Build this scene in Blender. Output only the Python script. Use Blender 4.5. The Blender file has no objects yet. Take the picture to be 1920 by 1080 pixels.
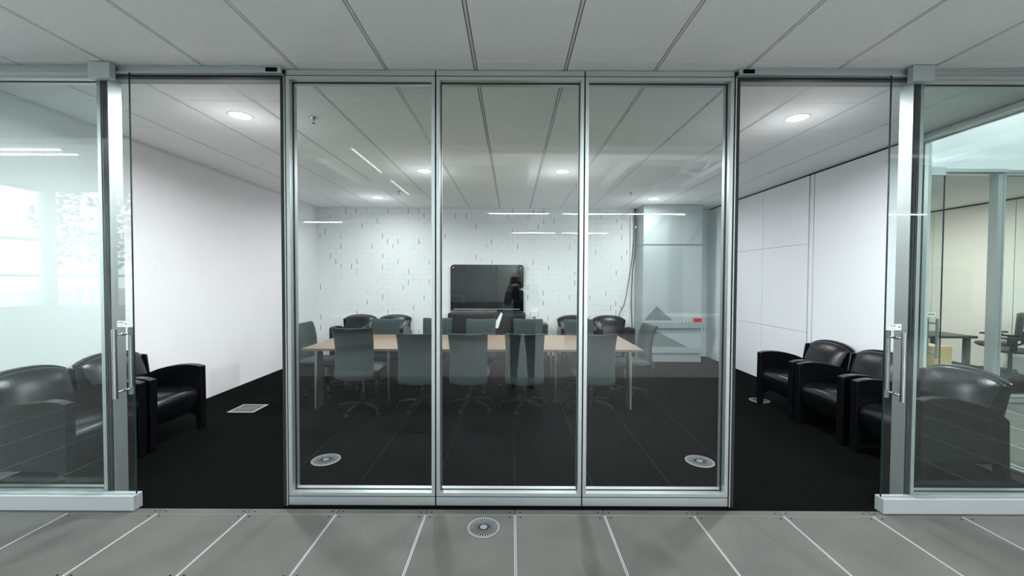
import bpy, bmesh, math, random
from mathutils import Vector, Matrix
random.seed(7)
SC = bpy.context.scene
C = SC.collection
PI = math.pi
CAMZ = 1.587          # eye height above the floor
F = 760.0             # focal length in pixels of the 1920 wide frame

# ------------------------------------------------------------------ camera
cd = bpy.data.cameras.new('camera'); cam = bpy.data.objects.new('camera', cd); C.objects.link(cam)
cd.sensor_width = 36.0; cd.lens = F / 1920.0 * 36.0; cd.clip_start = 0.02; cd.clip_end = 200
cam.matrix_world = Matrix.Translation((0, 0, CAMZ)) @ Matrix.Rotation(math.radians(90 - 1.36), 4, 'X') @ Matrix.Rotation(0.0042, 4, 'Z')
SC.camera = cam

# ------------------------------------------------------------------ world, exposure
world = bpy.data.worlds.new('daylight'); SC.world = world; world.use_nodes = True
bg = world.node_tree.nodes['Background']
bg.inputs[0].default_value = (0.80, 0.93, 1.0, 1); bg.inputs[1].default_value = 7.5
SC.view_settings.view_transform = 'Standard'
try: SC.view_settings.look = 'None'
except Exception: pass
SC.view_settings.exposure = 0.0; SC.view_settings.gamma = 1.0; SC.view_settings.use_curve_mapping = False
SC.cycles.use_denoising = True
try: SC.cycles.denoising_prefilter = 'ACCURATE'; SC.cycles.denoising_input_passes = 'RGB_ALBEDO_NORMAL'
except Exception: pass
SC.cycles.max_bounces = 12; SC.cycles.diffuse_bounces = 8; SC.cycles.glossy_bounces = 6
SC.cycles.transparent_max_bounces = 24; SC.cycles.transmission_bounces = 8
SC.cycles.sample_clamp_indirect = 6.0
SC.cycles.caustics_reflective = False; SC.cycles.caustics_refractive = False
DOWNLIGHT_W = 62.0
CEILING_FILL_W = 4.0
PENDANT_E = 5.0
PENDANT_W = 150.0
WARM_W = 112.0

# ------------------------------------------------------------------ materials
def newmat(name):
    m = bpy.data.materials.new(name); m.use_nodes = True
    nt = m.node_tree
    return m, nt, nt.nodes, nt.links, nt.nodes['Principled BSDF']
def mat(name, col, rough=0.5, metal=0.0, spec=0.5, noise=0.0, nscale=20.0, bump=0.0, bscale=60.0, coat=0.0):
    m, nt, N, L, p = newmat(name)
    p.inputs['Base Color'].default_value = (*col, 1)
    p.inputs['Roughness'].default_value = rough
    p.inputs['Metallic'].default_value = metal
    p.inputs['Specular IOR Level'].default_value = spec
    p.inputs['Coat Weight'].default_value = coat
    tc = N.new('ShaderNodeTexCoord')
    if noise > 0:
        n = N.new('ShaderNodeTexNoise'); n.inputs['Scale'].default_value = nscale; n.inputs['Detail'].default_value = 6
        L.new(tc.outputs['Object'], n.inputs['Vector'])
        r = N.new('ShaderNodeMapRange'); r.inputs[1].default_value = 0.3; r.inputs[2].default_value = 0.7
        r.inputs[3].default_value = 1 - noise; r.inputs[4].default_value = 1 + noise
        L.new(n.outputs['Fac'], r.inputs[0])
        mx = N.new('ShaderNodeVectorMath'); mx.operation = 'SCALE'; mx.inputs[0].default_value = col
        L.new(r.outputs[0], mx.inputs['Scale']); L.new(mx.outputs[0], p.inputs['Base Color'])
    if bump > 0:
        n2 = N.new('ShaderNodeTexNoise'); n2.inputs['Scale'].default_value = bscale; n2.inputs['Detail'].default_value = 4
        L.new(tc.outputs['Object'], n2.inputs['Vector'])
        b = N.new('ShaderNodeBump'); b.inputs['Strength'].default_value = bump; b.inputs['Distance'].default_value = 0.004
        L.new(n2.outputs['Fac'], b.inputs['Height']); L.new(b.outputs[0], p.inputs['Normal'])
    return m
def emat(name, col, strength):
    m, nt, N, L, p = newmat(name)
    N.remove(p); e = N.new('ShaderNodeEmission'); e.inputs[0].default_value = (*col, 1); e.inputs[1].default_value = strength
    L.new(e.outputs[0], N['Material Output'].inputs[0]); return m
def math_node(N, L, op, a, b=None, c=None):
    n = N.new('ShaderNodeMath'); n.operation = op
    for i, v in enumerate((a, b, c)):
        if v is None: continue
        if isinstance(v, (int, float)): n.inputs[i].default_value = v
        else: L.new(v, n.inputs[i])
    return n.outputs[0]
def glass_mat(name, tint, f0=0.042, rough=0.0):
    # clear sheet glass: mirror share by the angle of view (Schlick), the rest passes straight through, slightly tinted
    m, nt, N, L, p = newmat(name); N.remove(p)
    g = N.new('ShaderNodeNewGeometry')
    dt = N.new('ShaderNodeVectorMath'); dt.operation = 'DOT_PRODUCT'
    L.new(g.outputs['Incoming'], dt.inputs[0]); L.new(g.outputs['Normal'], dt.inputs[1])
    a = math_node(N, L, 'ABSOLUTE', dt.outputs['Value'])
    o = math_node(N, L, 'SUBTRACT', 1.0, a)
    q = math_node(N, L, 'POWER', o, 5.0)
    fr = math_node(N, L, 'MULTIPLY_ADD', q, 1 - f0, f0)
    tr = N.new('ShaderNodeBsdfTransparent'); tr.inputs[0].default_value = (*tint, 1)
    gl = N.new('ShaderNodeBsdfGlossy'); gl.inputs['Roughness'].default_value = rough; gl.inputs[0].default_value = (1, 1, 1, 1)
    mx = N.new('ShaderNodeMixShader'); L.new(fr, mx.inputs[0]); L.new(tr.outputs[0], mx.inputs[1]); L.new(gl.outputs[0], mx.inputs[2])
    L.new(mx.outputs[0], N['Material Output'].inputs[0]); return m

def brick_mat():
    m, nt, N, L, p = newmat('painted brick')
    tc = N.new('ShaderNodeTexCoord'); sp = N.new('ShaderNodeSeparateXYZ'); L.new(tc.outputs['Object'], sp.inputs[0])
    wob = N.new('ShaderNodeTexNoise'); wob.inputs['Scale'].default_value = 5.0; L.new(tc.outputs['Object'], wob.inputs['Vector'])
    w = math_node(N, L, 'MULTIPLY_ADD', wob.outputs['Fac'], 0.42, -0.21)
    row_f = math_node(N, L, 'ADD', math_node(N, L, 'DIVIDE', sp.outputs['Z'], 0.1035), w)
    row = math_node(N, L, 'FLOOR', row_f)
    vfr = math_node(N, L, 'FRACT', row_f)
    odd = math_node(N, L, 'MULTIPLY', math_node(N, L, 'MODULO', row, 2.0), 0.5)
    col_f = math_node(N, L, 'ADD', math_node(N, L, 'ADD', math_node(N, L, 'DIVIDE', sp.outputs['X'], 0.212), odd), math_node(N, L, 'MULTIPLY', w, 0.3))
    coln = math_node(N, L, 'FLOOR', col_f); ufr = math_node(N, L, 'FRACT', col_f)
    head = math_node(N, L, 'LESS_THAN', ufr, 0.050)
    bed = math_node(N, L, 'LESS_THAN', vfr, 0.075)
    cx = N.new('ShaderNodeCombineXYZ'); L.new(coln, cx.inputs[0]); L.new(row, cx.inputs[1])
    wn = N.new('ShaderNodeTexWhiteNoise'); wn.noise_dimensions = '3D'; L.new(cx.outputs[0], wn.inputs['Vector'])
    pick = math_node(N, L, 'GREATER_THAN', wn.outputs['Value'], 0.84)
    n2 = N.new('ShaderNodeTexNoise'); n2.inputs['Scale'].default_value = 3.4; n2.inputs['Detail'].default_value = 5; L.new(tc.outputs['Object'], n2.inputs['Vector'])
    n3 = N.new('ShaderNodeTexNoise'); n3.inputs['Scale'].default_value = 14; n3.inputs['Detail'].default_value = 3; L.new(tc.outputs['Object'], n3.inputs['Vector'])
    hd = math_node(N, L, 'MULTIPLY', head, math_node(N, L, 'MULTIPLY', pick, math_node(N, L, 'GREATER_THAN', n3.outputs['Fac'], 0.40)))
    faint = math_node(N, L, 'MAXIMUM', head, bed)
    bdv = N.new('ShaderNodeMapRange'); bdv.inputs[1].default_value = 0.46; bdv.inputs[2].default_value = 0.72; bdv.inputs[3].default_value = 0.03; bdv.inputs[4].default_value = 0.32
    L.new(n2.outputs['Fac'], bdv.inputs[0])
    fm = math_node(N, L, 'MULTIPLY', faint, bdv.outputs[0])
    tot = math_node(N, L, 'MINIMUM', math_node(N, L, 'MULTIPLY_ADD', hd, 0.85, fm), 1.0)
    mx = N.new('ShaderNodeMix'); mx.data_type = 'RGBA'
    mx.inputs[6].default_value = (0.80, 0.81, 0.82, 1); mx.inputs[7].default_value = (0.10, 0.10, 0.10, 1)
    L.new(tot, mx.inputs[0]); L.new(mx.outputs[2], p.inputs['Base Color'])
    p.inputs['Roughness'].default_value = 0.6
    hgt = math_node(N, L, 'SUBTRACT', math_node(N, L, 'MULTIPLY', n3.outputs['Fac'], 0.5), math_node(N, L, 'MULTIPLY', faint, 0.8))
    b = N.new('ShaderNodeBump'); b.inputs['Strength'].default_value = 0.4; b.inputs['Distance'].default_value = 0.004
    L.new(hgt, b.inputs['Height']); L.new(b.outputs[0], p.inputs['Normal'])
    return m

def carpet_mat():
    m, nt, N, L, p = newmat('charcoal carpet')
    tc = N.new('ShaderNodeTexCoord'); sp = N.new('ShaderNodeSeparateXYZ'); L.new(tc.outputs['Object'], sp.inputs[0])
    fx = math_node(N, L, 'DIVIDE', sp.outputs['X'], 0.6); fy = math_node(N, L, 'DIVIDE', math_node(N, L, 'ADD', sp.outputs['Y'], 0.083), 0.6)
    cx = N.new('ShaderNodeCombineXYZ'); L.new(math_node(N, L, 'FLOOR', fx), cx.inputs[0]); L.new(math_node(N, L, 'FLOOR', fy), cx.inputs[1])
    wn = N.new('ShaderNodeTexWhiteNoise'); L.new(cx.outputs[0], wn.inputs['Vector'])
    def stripes(ax, seed):
        n = N.new('ShaderNodeTexNoise'); n.inputs['Scale'].default_value = 1; n.inputs['Detail'].default_value = 3
        mp = N.new('ShaderNodeMapping'); mp.inputs['Scale'].default_value = (160, 9, 1) if ax == 0 else (9, 160, 1)
        mp.inputs['Location'].default_value = (seed, seed, 0)
        L.new(tc.outputs['Object'], mp.inputs[0]); L.new(mp.outputs[0], n.inputs['Vector']); return n.outputs['Fac']
    sx, sy = stripes(0, 1.0), stripes(1, 5.0)
    pick = math_node(N, L, 'GREATER_THAN', wn.outputs['Value'], 0.5)
    mixf = N.new('ShaderNodeMix'); L.new(pick, mixf.inputs[0]); L.new(sx, mixf.inputs[2]); L.new(sy, mixf.inputs[3])
    f = mixf.outputs[0]
    edge = math_node(N, L, 'MAXIMUM', math_node(N, L, 'LESS_THAN', math_node(N, L, 'FRACT', fx), 0.008), math_node(N, L, 'LESS_THAN', math_node(N, L, 'FRACT', fy), 0.008))
    v = math_node(N, L, 'MULTIPLY', math_node(N, L, 'MULTIPLY_ADD', wn.outputs['Value'], 0.22, 0.89), math_node(N, L, 'MULTIPLY_ADD', f, 1.6, 0.2))
    v = math_node(N, L, 'MULTIPLY', v, math_node(N, L, 'MULTIPLY_ADD', edge, -0.35, 1.0))
    sc = N.new('ShaderNodeVectorMath'); sc.operation = 'SCALE'; sc.inputs[0].default_value = (0.0015, 0.0018, 0.0017); L.new(v, sc.inputs['Scale'])
    L.new(sc.outputs[0], p.inputs['Base Color'])
    p.inputs['Roughness'].default_value = 0.95; p.inputs['Specular IOR Level'].default_value = 0.05
    b = N.new('ShaderNodeBump'); b.inputs['Strength'].default_value = 0.6; b.inputs['Distance'].default_value = 0.003
    L.new(f, b.inputs['Height']); L.new(b.outputs[0], p.inputs['Normal'])
    return m

def concrete_mat():
    m, nt, N, L, p = newmat('concrete paver')
    tc = N.new('ShaderNodeTexCoord'); sp = N.new('ShaderNodeSeparateXYZ'); L.new(tc.outputs['Object'], sp.inputs[0])
    fx = math_node(N, L, 'FLOOR', math_node(N, L, 'DIVIDE', math_node(N, L, 'SUBTRACT', sp.outputs['X'], 0.026), 0.6))
    fy = math_node(N, L, 'FLOOR', math_node(N, L, 'DIVIDE', math_node(N, L, 'SUBTRACT', sp.outputs['Y'], 2.685), 0.6))
    cx = N.new('ShaderNodeCombineXYZ'); L.new(fx, cx.inputs[0]); L.new(fy, cx.inputs[1])
    wn = N.new('ShaderNodeTexWhiteNoise'); L.new(cx.outputs[0], wn.inputs['Vector'])
    big = N.new('ShaderNodeTexNoise'); big.inputs['Scale'].default_value = 3.0; big.inputs['Detail'].default_value = 7; L.new(tc.outputs['Object'], big.inputs['Vector'])
    fine = N.new('ShaderNodeTexNoise'); fine.inputs['Scale'].default_value = 170; fine.inputs['Detail'].default_value = 3; L.new(tc.outputs['Object'], fine.inputs['Vector'])
    v = math_node(N, L, 'MULTIPLY_ADD', wn.outputs['Value'], 0.20, 0.62)
    v = math_node(N, L, 'MULTIPLY_ADD', big.outputs['Fac'], 0.55, math_node(N, L, 'SUBTRACT', v, 0.16))
    v = math_node(N, L, 'MULTIPLY', v, math_node(N, L, 'MULTIPLY_ADD', fine.outputs['Fac'], 1.1, 0.45))
    sc = N.new('ShaderNodeVectorMath'); sc.operation = 'SCALE'; sc.inputs[0].default_value = (0.112, 0.112, 0.104); L.new(v, sc.inputs['Scale'])
    L.new(sc.outputs[0], p.inputs['Base Color'])
    p.inputs['Roughness'].default_value = 0.6; p.inputs['Specular IOR Level'].default_value = 0.3
    b = N.new('ShaderNodeBump'); b.inputs['Strength'].default_value = 0.25; b.inputs['Distance'].default_value = 0.002
    L.new(fine.outputs['Fac'], b.inputs['Height']); L.new(b.outputs[0], p.inputs['Normal'])
    return m

def fabric_mat(name, col):
    m, nt, N, L, p = newmat(name)
    tc = N.new('ShaderNodeTexCoord'); mp = N.new('ShaderNodeMapping'); mp.inputs['Scale'].default_value = (30, 30, 160)
    L.new(tc.outputs['Object'], mp.inputs[0])
    n = N.new('ShaderNodeTexNoise'); n.inputs['Scale'].default_value = 1; n.inputs['Detail'].default_value = 4; L.new(mp.outputs[0], n.inputs['Vector'])
    v = math_node(N, L, 'MULTIPLY_ADD', n.outputs['Fac'], 1.5, 0.25)
    sc = N.new('ShaderNodeVectorMath'); sc.operation = 'SCALE'; sc.inputs[0].default_value = col; L.new(v, sc.inputs['Scale'])
    L.new(sc.outputs[0], p.inputs['Base Color'])
    p.inputs['Roughness'].default_value = 0.9; p.inputs['Specular IOR Level'].default_value = 0.2
    p.inputs['Sheen Weight'].default_value = 0.15
    b = N.new('ShaderNodeBump'); b.inputs['Strength'].default_value = 0.4; b.inputs['Distance'].default_value = 0.003
    L.new(n.outputs['Fac'], b.inputs['Height']); L.new(b.outputs[0], p.inputs['Normal'])
    return m
def wood_mat(name, c1, c2, rough=0.4):
    m, nt, N, L, p = newmat(name)
    tc = N.new('ShaderNodeTexCoord'); mp = N.new('ShaderNodeMapping'); mp.inputs['Scale'].default_value = (2.5, 40, 40)
    L.new(tc.outputs['Object'], mp.inputs[0])
    n = N.new('ShaderNodeTexNoise'); n.inputs['Scale'].default_value = 1; n.inputs['Detail'].default_value = 8; L.new(mp.outputs[0], n.inputs['Vector'])
    r = N.new('ShaderNodeMix'); r.data_type = 'RGBA'; L.new(n.outputs['Fac'], r.inputs[0])
    r.inputs[6].default_value = (*c1, 1); r.inputs[7].default_value = (*c2, 1)
    L.new(r.outputs[2], p.inputs['Base Color']); p.inputs['Roughness'].default_value = rough
    return m

M = {
 'tile': mat('ceiling tile', (0.86, 0.87, 0.86), 0.9, noise=0.04, nscale=90, bump=0.3, bscale=180, spec=0.2),
 'tee': mat('ceiling tee', (0.62, 0.63, 0.63), 0.5),
 'void': mat('dark gap', (0.01, 0.01, 0.01), 0.9, spec=0.1),
 'white': mat('white wall paint', (0.80, 0.80, 0.80), 0.75, noise=0.012, nscale=3, spec=0.25),
 'panel': mat('white laminate panel', (0.80, 0.83, 0.86), 0.42, spec=0.4),
 'brick': brick_mat(), 'carpet': carpet_mat(), 'concrete': concrete_mat(),
 'alu': mat('satin aluminium', (0.49, 0.53, 0.525), 0.38, metal=0.75, noise=0.03, nscale=60),
 'alu_pale': mat('pale aluminium', (0.43, 0.47, 0.48), 0.45, metal=0.45, noise=0.03, nscale=60),
 'alu_matt': mat('matt painted aluminium', (0.36, 0.39, 0.395), 0.7),
 'alu_dark': mat('dark anodised aluminium', (0.20, 0.22, 0.22), 0.5, metal=0.6),  # metal with one even dark tone
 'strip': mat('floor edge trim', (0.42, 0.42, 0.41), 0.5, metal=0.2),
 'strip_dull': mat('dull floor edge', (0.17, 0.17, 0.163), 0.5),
 'steel': mat('brushed steel', (0.46, 0.47, 0.47), 0.24, metal=1.0, noise=0.04, nscale=80),
 'rubber': mat('black gasket', (0.012, 0.014, 0.014), 0.6, spec=0.3),
 'glass': glass_mat('clear glass', (0.955, 0.985, 0.977), 0.022),
 'leafglass': glass_mat('clear door glass', (0.955, 0.987, 0.98), 0.027),
 'edge': mat('glass edge', (0.01, 0.03, 0.028), 0.2),
 'fabric': fabric_mat('grey chair fabric', (0.020, 0.031, 0.031)),
 'plastic': mat('black plastic', (0.003, 0.003, 0.0035), 0.5, spec=0.2),
 'leather': mat('black leather', (0.003, 0.0035, 0.0042), 0.27, noise=0.1, nscale=40, bump=0.2, bscale=140, spec=0.42),
 'blackwood': mat('black lacquered wood', (0.004, 0.004, 0.0045), 0.22, noise=0.1, nscale=12, spec=0.25),
 'table': wood_mat('maple laminate', (0.155, 0.107, 0.068), (0.19, 0.135, 0.09), 0.35),
 'tedge': mat('table edge', (0.10, 0.075, 0.06), 0.5),
 'blackglass': mat('black display glass', (0.004, 0.005, 0.005), 0.03, spec=0.28),
 'cabinet': mat('black cabinet laminate', (0.008, 0.008, 0.008), 0.35),
 'paint_white': mat('white plastic', (0.78, 0.78, 0.78), 0.5),
 'board': mat('white glass board', (0.43, 0.475, 0.48), 0.18, spec=0.5),
 'grey_shape': mat('grey shape', (0.37, 0.41, 0.415), 0.35),
 'dark_shape': mat('dark grey shape', (0.19, 0.22, 0.225), 0.4, noise=0.2, nscale=120),
 'tray': mat('grey metal tray', (0.36, 0.40, 0.41), 0.4, metal=0.3),
 'red': mat('red felt', (0.55, 0.02, 0.03), 0.7),
 'grate': mat('cast aluminium grille', (0.20, 0.21, 0.21), 0.55, metal=0.4, noise=0.1, nscale=100),
 'darkhole': mat('slot shadow void', (0.006, 0.006, 0.006), 0.9, spec=0.0),
 'paper': mat('white label', (0.82, 0.84, 0.84), 0.6),
 'ink': mat('black ink', (0.01, 0.01, 0.01), 0.6),
 'grey_ink': mat('grey ink', (0.25, 0.26, 0.26), 0.6),
 'lamp': emat('lamp lens', (0.96, 0.98, 1.0), 16.0),
 'tube': emat('pendant tube', (0.97, 1.0, 1.0), PENDANT_E),
 'skin': mat('skin', (0.45, 0.28, 0.20), 0.55), 'cloth': mat('dark clothing', (0.012, 0.012, 0.014), 0.9),
 'hair': mat('dark hair', (0.02, 0.014, 0.01), 0.6), 'denim': mat('dark trousers', (0.015, 0.018, 0.025), 0.9),
 'leaf': mat('green foliage', (0.06, 0.13, 0.04), 0.6, noise=0.4, nscale=5), 'bark': mat('bark', (0.08, 0.06, 0.045), 0.9),
 'ground': mat('outdoor paving', (0.35, 0.36, 0.34), 0.9, noise=0.1),
 'deskwhite': mat('white desk top', (0.75, 0.75, 0.74), 0.35),
 'kraft': wood_mat('pale wood', (0.45, 0.31, 0.12), (0.55, 0.40, 0.18)),
 'greywall': mat('grey office wall', (0.16, 0.165, 0.165), 0.8),
 'officewall': mat('pale office wall', (0.40, 0.43, 0.43), 0.8),
 'officefloor': mat('pale office floor', (0.30, 0.31, 0.30), 0.7),
 'beam': mat('white painted steel', (0.78, 0.79, 0.79), 0.6),
 'cream': mat('cream panel', (0.76, 0.73, 0.69), 0.6),
 'dtop': mat('dark desk top', (0.06, 0.055, 0.05), 0.5),
 'greychair': mat('grey mesh fabric', (0.055, 0.055, 0.055), 0.9, bump=0.3, bscale=200),
 'screen': emat('lit screen', (0.45, 0.85, 0.75), 0.9),
}
for k_ in ('tube', 'lamp'): M[k_].cycles.emission_sampling = 'NONE'

# ------------------------------------------------------------------ mesh helpers
class MB:
    def __init__(s): s.bm = bmesh.new(); s.mats = []
    def mi(s, m):
        if m not in s.mats: s.mats.append(m)
        return s.mats.index(m)
    def poly(s, verts, faces, m, smooth=False):
        i = s.mi(m); vs = [s.bm.verts.new(v) for v in verts]
        for f in faces:
            try:
                fc = s.bm.faces.new([vs[k] for k in f]); fc.material_index = i; fc.smooth = smooth
            except ValueError: pass
        return s
    def box(s, a, b, m):
        (x0, y0, z0), (x1, y1, z1) = a, b
        x0, x1 = sorted((x0, x1)); y0, y1 = sorted((y0, y1)); z0, z1 = sorted((z0, z1))
        v = [(x0,y0,z0),(x1,y0,z0),(x1,y1,z0),(x0,y1,z0),(x0,y0,z1),(x1,y0,z1),(x1,y1,z1),(x0,y1,z1)]
        f = [(0,3,2,1),(4,5,6,7),(0,1,5,4),(1,2,6,5),(2,3,7,6),(3,0,4,7)]
        return s.poly(v, f, m)
    def prism(s, pts, axis, a, b, m, smooth=False):
        # extrude polygon pts (2D) along axis between a and b
        def P(p, t):
            if axis == 'x': return (t, p[0], p[1])
            if axis == 'y': return (p[0], t, p[1])
            return (p[0], p[1], t)
        n = len(pts)
        v = [P(p, a) for p in pts] + [P(p, b) for p in pts]
        i = s.mi(m); vs = [s.bm.verts.new(q) for q in v]
        fs = [s.bm.faces.new(vs[:n]), s.bm.faces.new(vs[n:][::-1])]
        for k in range(n):
            fc = s.bm.faces.new([vs[k], vs[k+n], vs[(k+1)%n+n], vs[(k+1)%n]]); fc.smooth = smooth; fs.append(fc)
        for fc in fs: fc.material_index = i
        return s
    def tube(s, pts, r, m, seg=10, cap=True):
        i = s.mi(m); rings = []
        pts = [Vector(p) for p in pts]
        rr = r if isinstance(r, (list, tuple)) else [r] * len(pts)
        for k, p in enumerate(pts):
            d = (pts[min(k+1, len(pts)-1)] - pts[max(k-1, 0)]).normalized()
            u = d.orthogonal().normalized() if k == 0 else (u0 - d * u0.dot(d)).normalized()
            u0 = u; w = d.cross(u)
            rings.append([s.bm.verts.new(p + (u * math.cos(2*PI*j/seg) + w * math.sin(2*PI*j/seg)) * rr[k]) for j in range(seg)])
        for k in range(len(rings)-1):
            for j in range(seg):
                fc = s.bm.faces.new([rings[k][j], rings[k][(j+1)%seg], rings[k+1][(j+1)%seg], rings[k+1][j]]); fc.smooth = True; fc.material_index = i
        if cap:
            for rg in (rings[0][::-1], rings[-1]):
                fc = s.bm.faces.new([s.bm.verts.new(v_.co) for v_ in rg]); fc.material_index = i
        return s
    def lathe(s, prof, m, seg=32, c=(0,0,0), axis='z'):
        i = s.mi(m); rings = []
        for (r, z) in prof:
            if axis == 'z': rings.append([s.bm.verts.new((c[0]+r*math.cos(2*PI*j/seg), c[1]+r*math.sin(2*PI*j/seg), c[2]+z)) for j in range(seg)])
            elif axis == 'x': rings.append([s.bm.verts.new((c[0]+z, c[1]+r*math.cos(2*PI*j/seg), c[2]+r*math.sin(2*PI*j/seg))) for j in range(seg)])
            else: rings.append([s.bm.verts.new((c[0]+r*math.cos(2*PI*j/seg), c[1]+z, c[2]+r*math.sin(2*PI*j/seg))) for j in range(seg)])
        for k in range(len(rings)-1):
            for j in range(seg):
                fc = s.bm.faces.new([rings[k][j], rings[k][(j+1)%seg], rings[k+1][(j+1)%seg], rings[k+1][j]]); fc.smooth = True; fc.material_index = i
        for rg in (rings[0][::-1], rings[-1]):
            try: fc = s.bm.faces.new(rg); fc.material_index = i
            except ValueError: pass
        return s
    def build(s, name, parent=None, bevel=0.0, seg=2, subsurf=0, smooth=False, loc=None, rotz=0.0):
        bmesh.ops.remove_doubles(s.bm, verts=s.bm.verts, dist=1e-6) if subsurf else None
        bmesh.ops.recalc_face_normals(s.bm, faces=s.bm.faces)
        me = bpy.data.meshes.new(name); s.bm.to_mesh(me); s.bm.free()
        for m in s.mats: me.materials.append(M[m])
        if smooth:
            for p in me.polygons: p.use_smooth = True
        o = bpy.data.objects.new(name, me); C.objects.link(o)
        if parent is not None: o.parent = parent
        if loc is not None: o.location = loc
        o.rotation_euler.z = rotz
        if bevel > 0:
            b = o.modifiers.new('bevel', 'BEVEL'); b.width = bevel; b.segments = seg; b.limit_method = 'ANGLE'; b.angle_limit = math.radians(40)
        if subsurf:
            q = o.modifiers.new('sub', 'SUBSURF'); q.levels = subsurf; q.render_levels = subsurf
        return o
def tag(o, label=None, cat=None, group=None, kind=None):
    if label: o['label'] = label
    if cat: o['category'] = cat
    if group: o['group'] = group
    if kind: o['kind'] = kind
    return o
def empty(name, loc=(0,0,0), rz=0.0, label=None, cat=None, group=None, kind=None):
    o = bpy.data.objects.new(name, None); C.objects.link(o); o.location = loc; o.rotation_euler.z = rz
    o.empty_display_size = 0.1
    return tag(o, label, cat, group, kind)
def dup(root, loc, rz=0.0, label=None, group=None):
    def cp(o, parent):
        c = o.copy(); C.objects.link(c)
        if parent is not None: c.parent = parent
        for ch in list(o.children): cp(ch, c)
        return c
    r = cp(root, None); r.location = loc; r.rotation_euler.z = rz
    if label: r['label'] = label
    if group: r['group'] = group
    return r

# ------------------------------------------------------------------ large structure
YF, YB = 2.78, 2.88          # front and back face of the glass partition
XL, XR, YW, H = -3.98, 3.98, 8.28, 3.003
HH = 4.8                     # high ceiling of the open office

# concrete access floor of the corridor with metal edge trims
def paver_rows(mb, x0, x1, y0, y1):
    e = 0.0045; g = 0.004
    i0, i1 = math.floor((x0 - 0.026)/0.6), math.ceil((x1 - 0.026)/0.6)
    j0, j1 = math.floor((y0 - 2.685)/0.6), math.ceil((y1 - 2.685)/0.6)
    for i in range(i0, i1):
        for j in range(j0, j1):
            a = max(0.026 + i*0.6 + g/2, x0); b = min(0.026 + (i+1)*0.6 - g/2, x1)
            c = max(2.685 + j*0.6 + g/2, y0); d = min(2.685 + (j+1)*0.6 - g/2, y1)
            if b - a < 0.02 or d - c < 0.012: continue
            z = 0.0; zt = -0.012
            if d - c < 0.06:
                mb.box((a, c, zt), (b, d, z), 'concrete')
                if -3.2 < a < 3.4 and c > 1.3:
                    for px in (a+0.034, b-0.034): mb.poly([(px+0.0075*math.cos(k*PI/4), c+0.024+0.0055*math.sin(k*PI/4), 0.0006) for k in range(8)], [tuple(range(8))], 'darkhole')
                continue
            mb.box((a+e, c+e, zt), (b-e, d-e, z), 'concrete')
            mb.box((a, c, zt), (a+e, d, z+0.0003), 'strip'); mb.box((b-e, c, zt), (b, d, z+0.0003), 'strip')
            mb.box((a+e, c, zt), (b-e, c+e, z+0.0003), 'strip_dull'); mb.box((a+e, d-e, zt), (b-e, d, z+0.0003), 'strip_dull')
            if -3.2 < a < 3.4 and c > 1.3:
                for px in (a+0.034, b-0.034):
                    for py in (c+0.03, d-0.03):
                        mb.poly([(px+0.0075*math.cos(k*PI/4), py+0.0055*math.sin(k*PI/4), 0.0006) for k in range(8)], [tuple(range(8))], 'darkhole')
mb = MB(); mb.box((-7.2, -6, -0.05), (14, 2.95, -0.0125), 'void'); mb.box((4.0, 2.95, -0.05), (14, 5.25, -0.0125), 'void')
paver_rows(mb, -7.2, 9, 0.3, 2.742); paver_rows(mb, 4.1, 9.1, 2.742, 5.21)
mb.box((-7.2, -0.7, -0.012), (-5.0, 0.3, 0), 'concrete'); mb.box((-5.0, -6, -0.012), (12, -0.85, 0), 'officefloor'); mb.box((-5.0, -0.85, -0.012), (12, 0.3, 0), 'concrete')
mb.box((9.1, 0.3, -0.012), (14, 5.21, 0), 'concrete')
tag(mb.build('floor'), 'grey concrete tile floor of the corridor in front of the glass wall', 'floor', kind='structure')
mb = MB(); mb.box((XL-0.05, 2.744, -0.04), (XR+0.06, YW+0.05, 0.002), 'carpet')
tag(mb.build('floor_carpet'), 'near-black carpet tile floor inside the meeting room', 'floor', kind='structure')

# suspended tile ceiling over corridor strip and meeting room
mb = MB()
mb.box((-9, 1.478, H+0.012), (4.1, YW+0.1, H+0.05), 'void')
X0c, Pc, Y0c, Pr = -0.252, 0.6095, 2.682, 0.602
for i in range(-15, 8):
    a, b = X0c + i*Pc, X0c + (i+1)*Pc
    if a < -9: continue
    b2 = min(b, 4.1)
    for j in range(-2, 10):
        c, d = Y0c + j*Pr, Y0c + (j+1)*Pr
        if d > YF and (b < XL): continue
        d = min(d, YW)
        mb.box((a+0.013, c+0.0028, H), (b2-0.013, d-0.0028, H+0.012), 'tile')
    ymx = YW if a > XL - Pc else YF
    mb.box((a-0.0075, 1.478, H+0.0005), (a+0.0075, ymx, H+0.02), 'tee')
tag(mb.build('ceiling'), 'grey suspended tile ceiling running from the corridor into the room', 'ceiling', kind='structure')

mb = MB(); mb.box((XL-0.12, YB, 0), (XL, YW, H+0.012), 'white'); mb.box((XL-0.12, YF, 0), (XL-0.0, YB, H+0.012), 'white')
tag(mb.build('wall_left'), 'plain white wall on the left of the meeting room', 'wall', kind='structure')
mb = MB(); mb.box((XL-0.12, YW, 0), (XR+0.12, YW+0.15, H+0.012), 'brick')
tag(mb.build('wall_back'), 'white painted brick wall at the far end of the room', 'wall', kind='structure')

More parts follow.
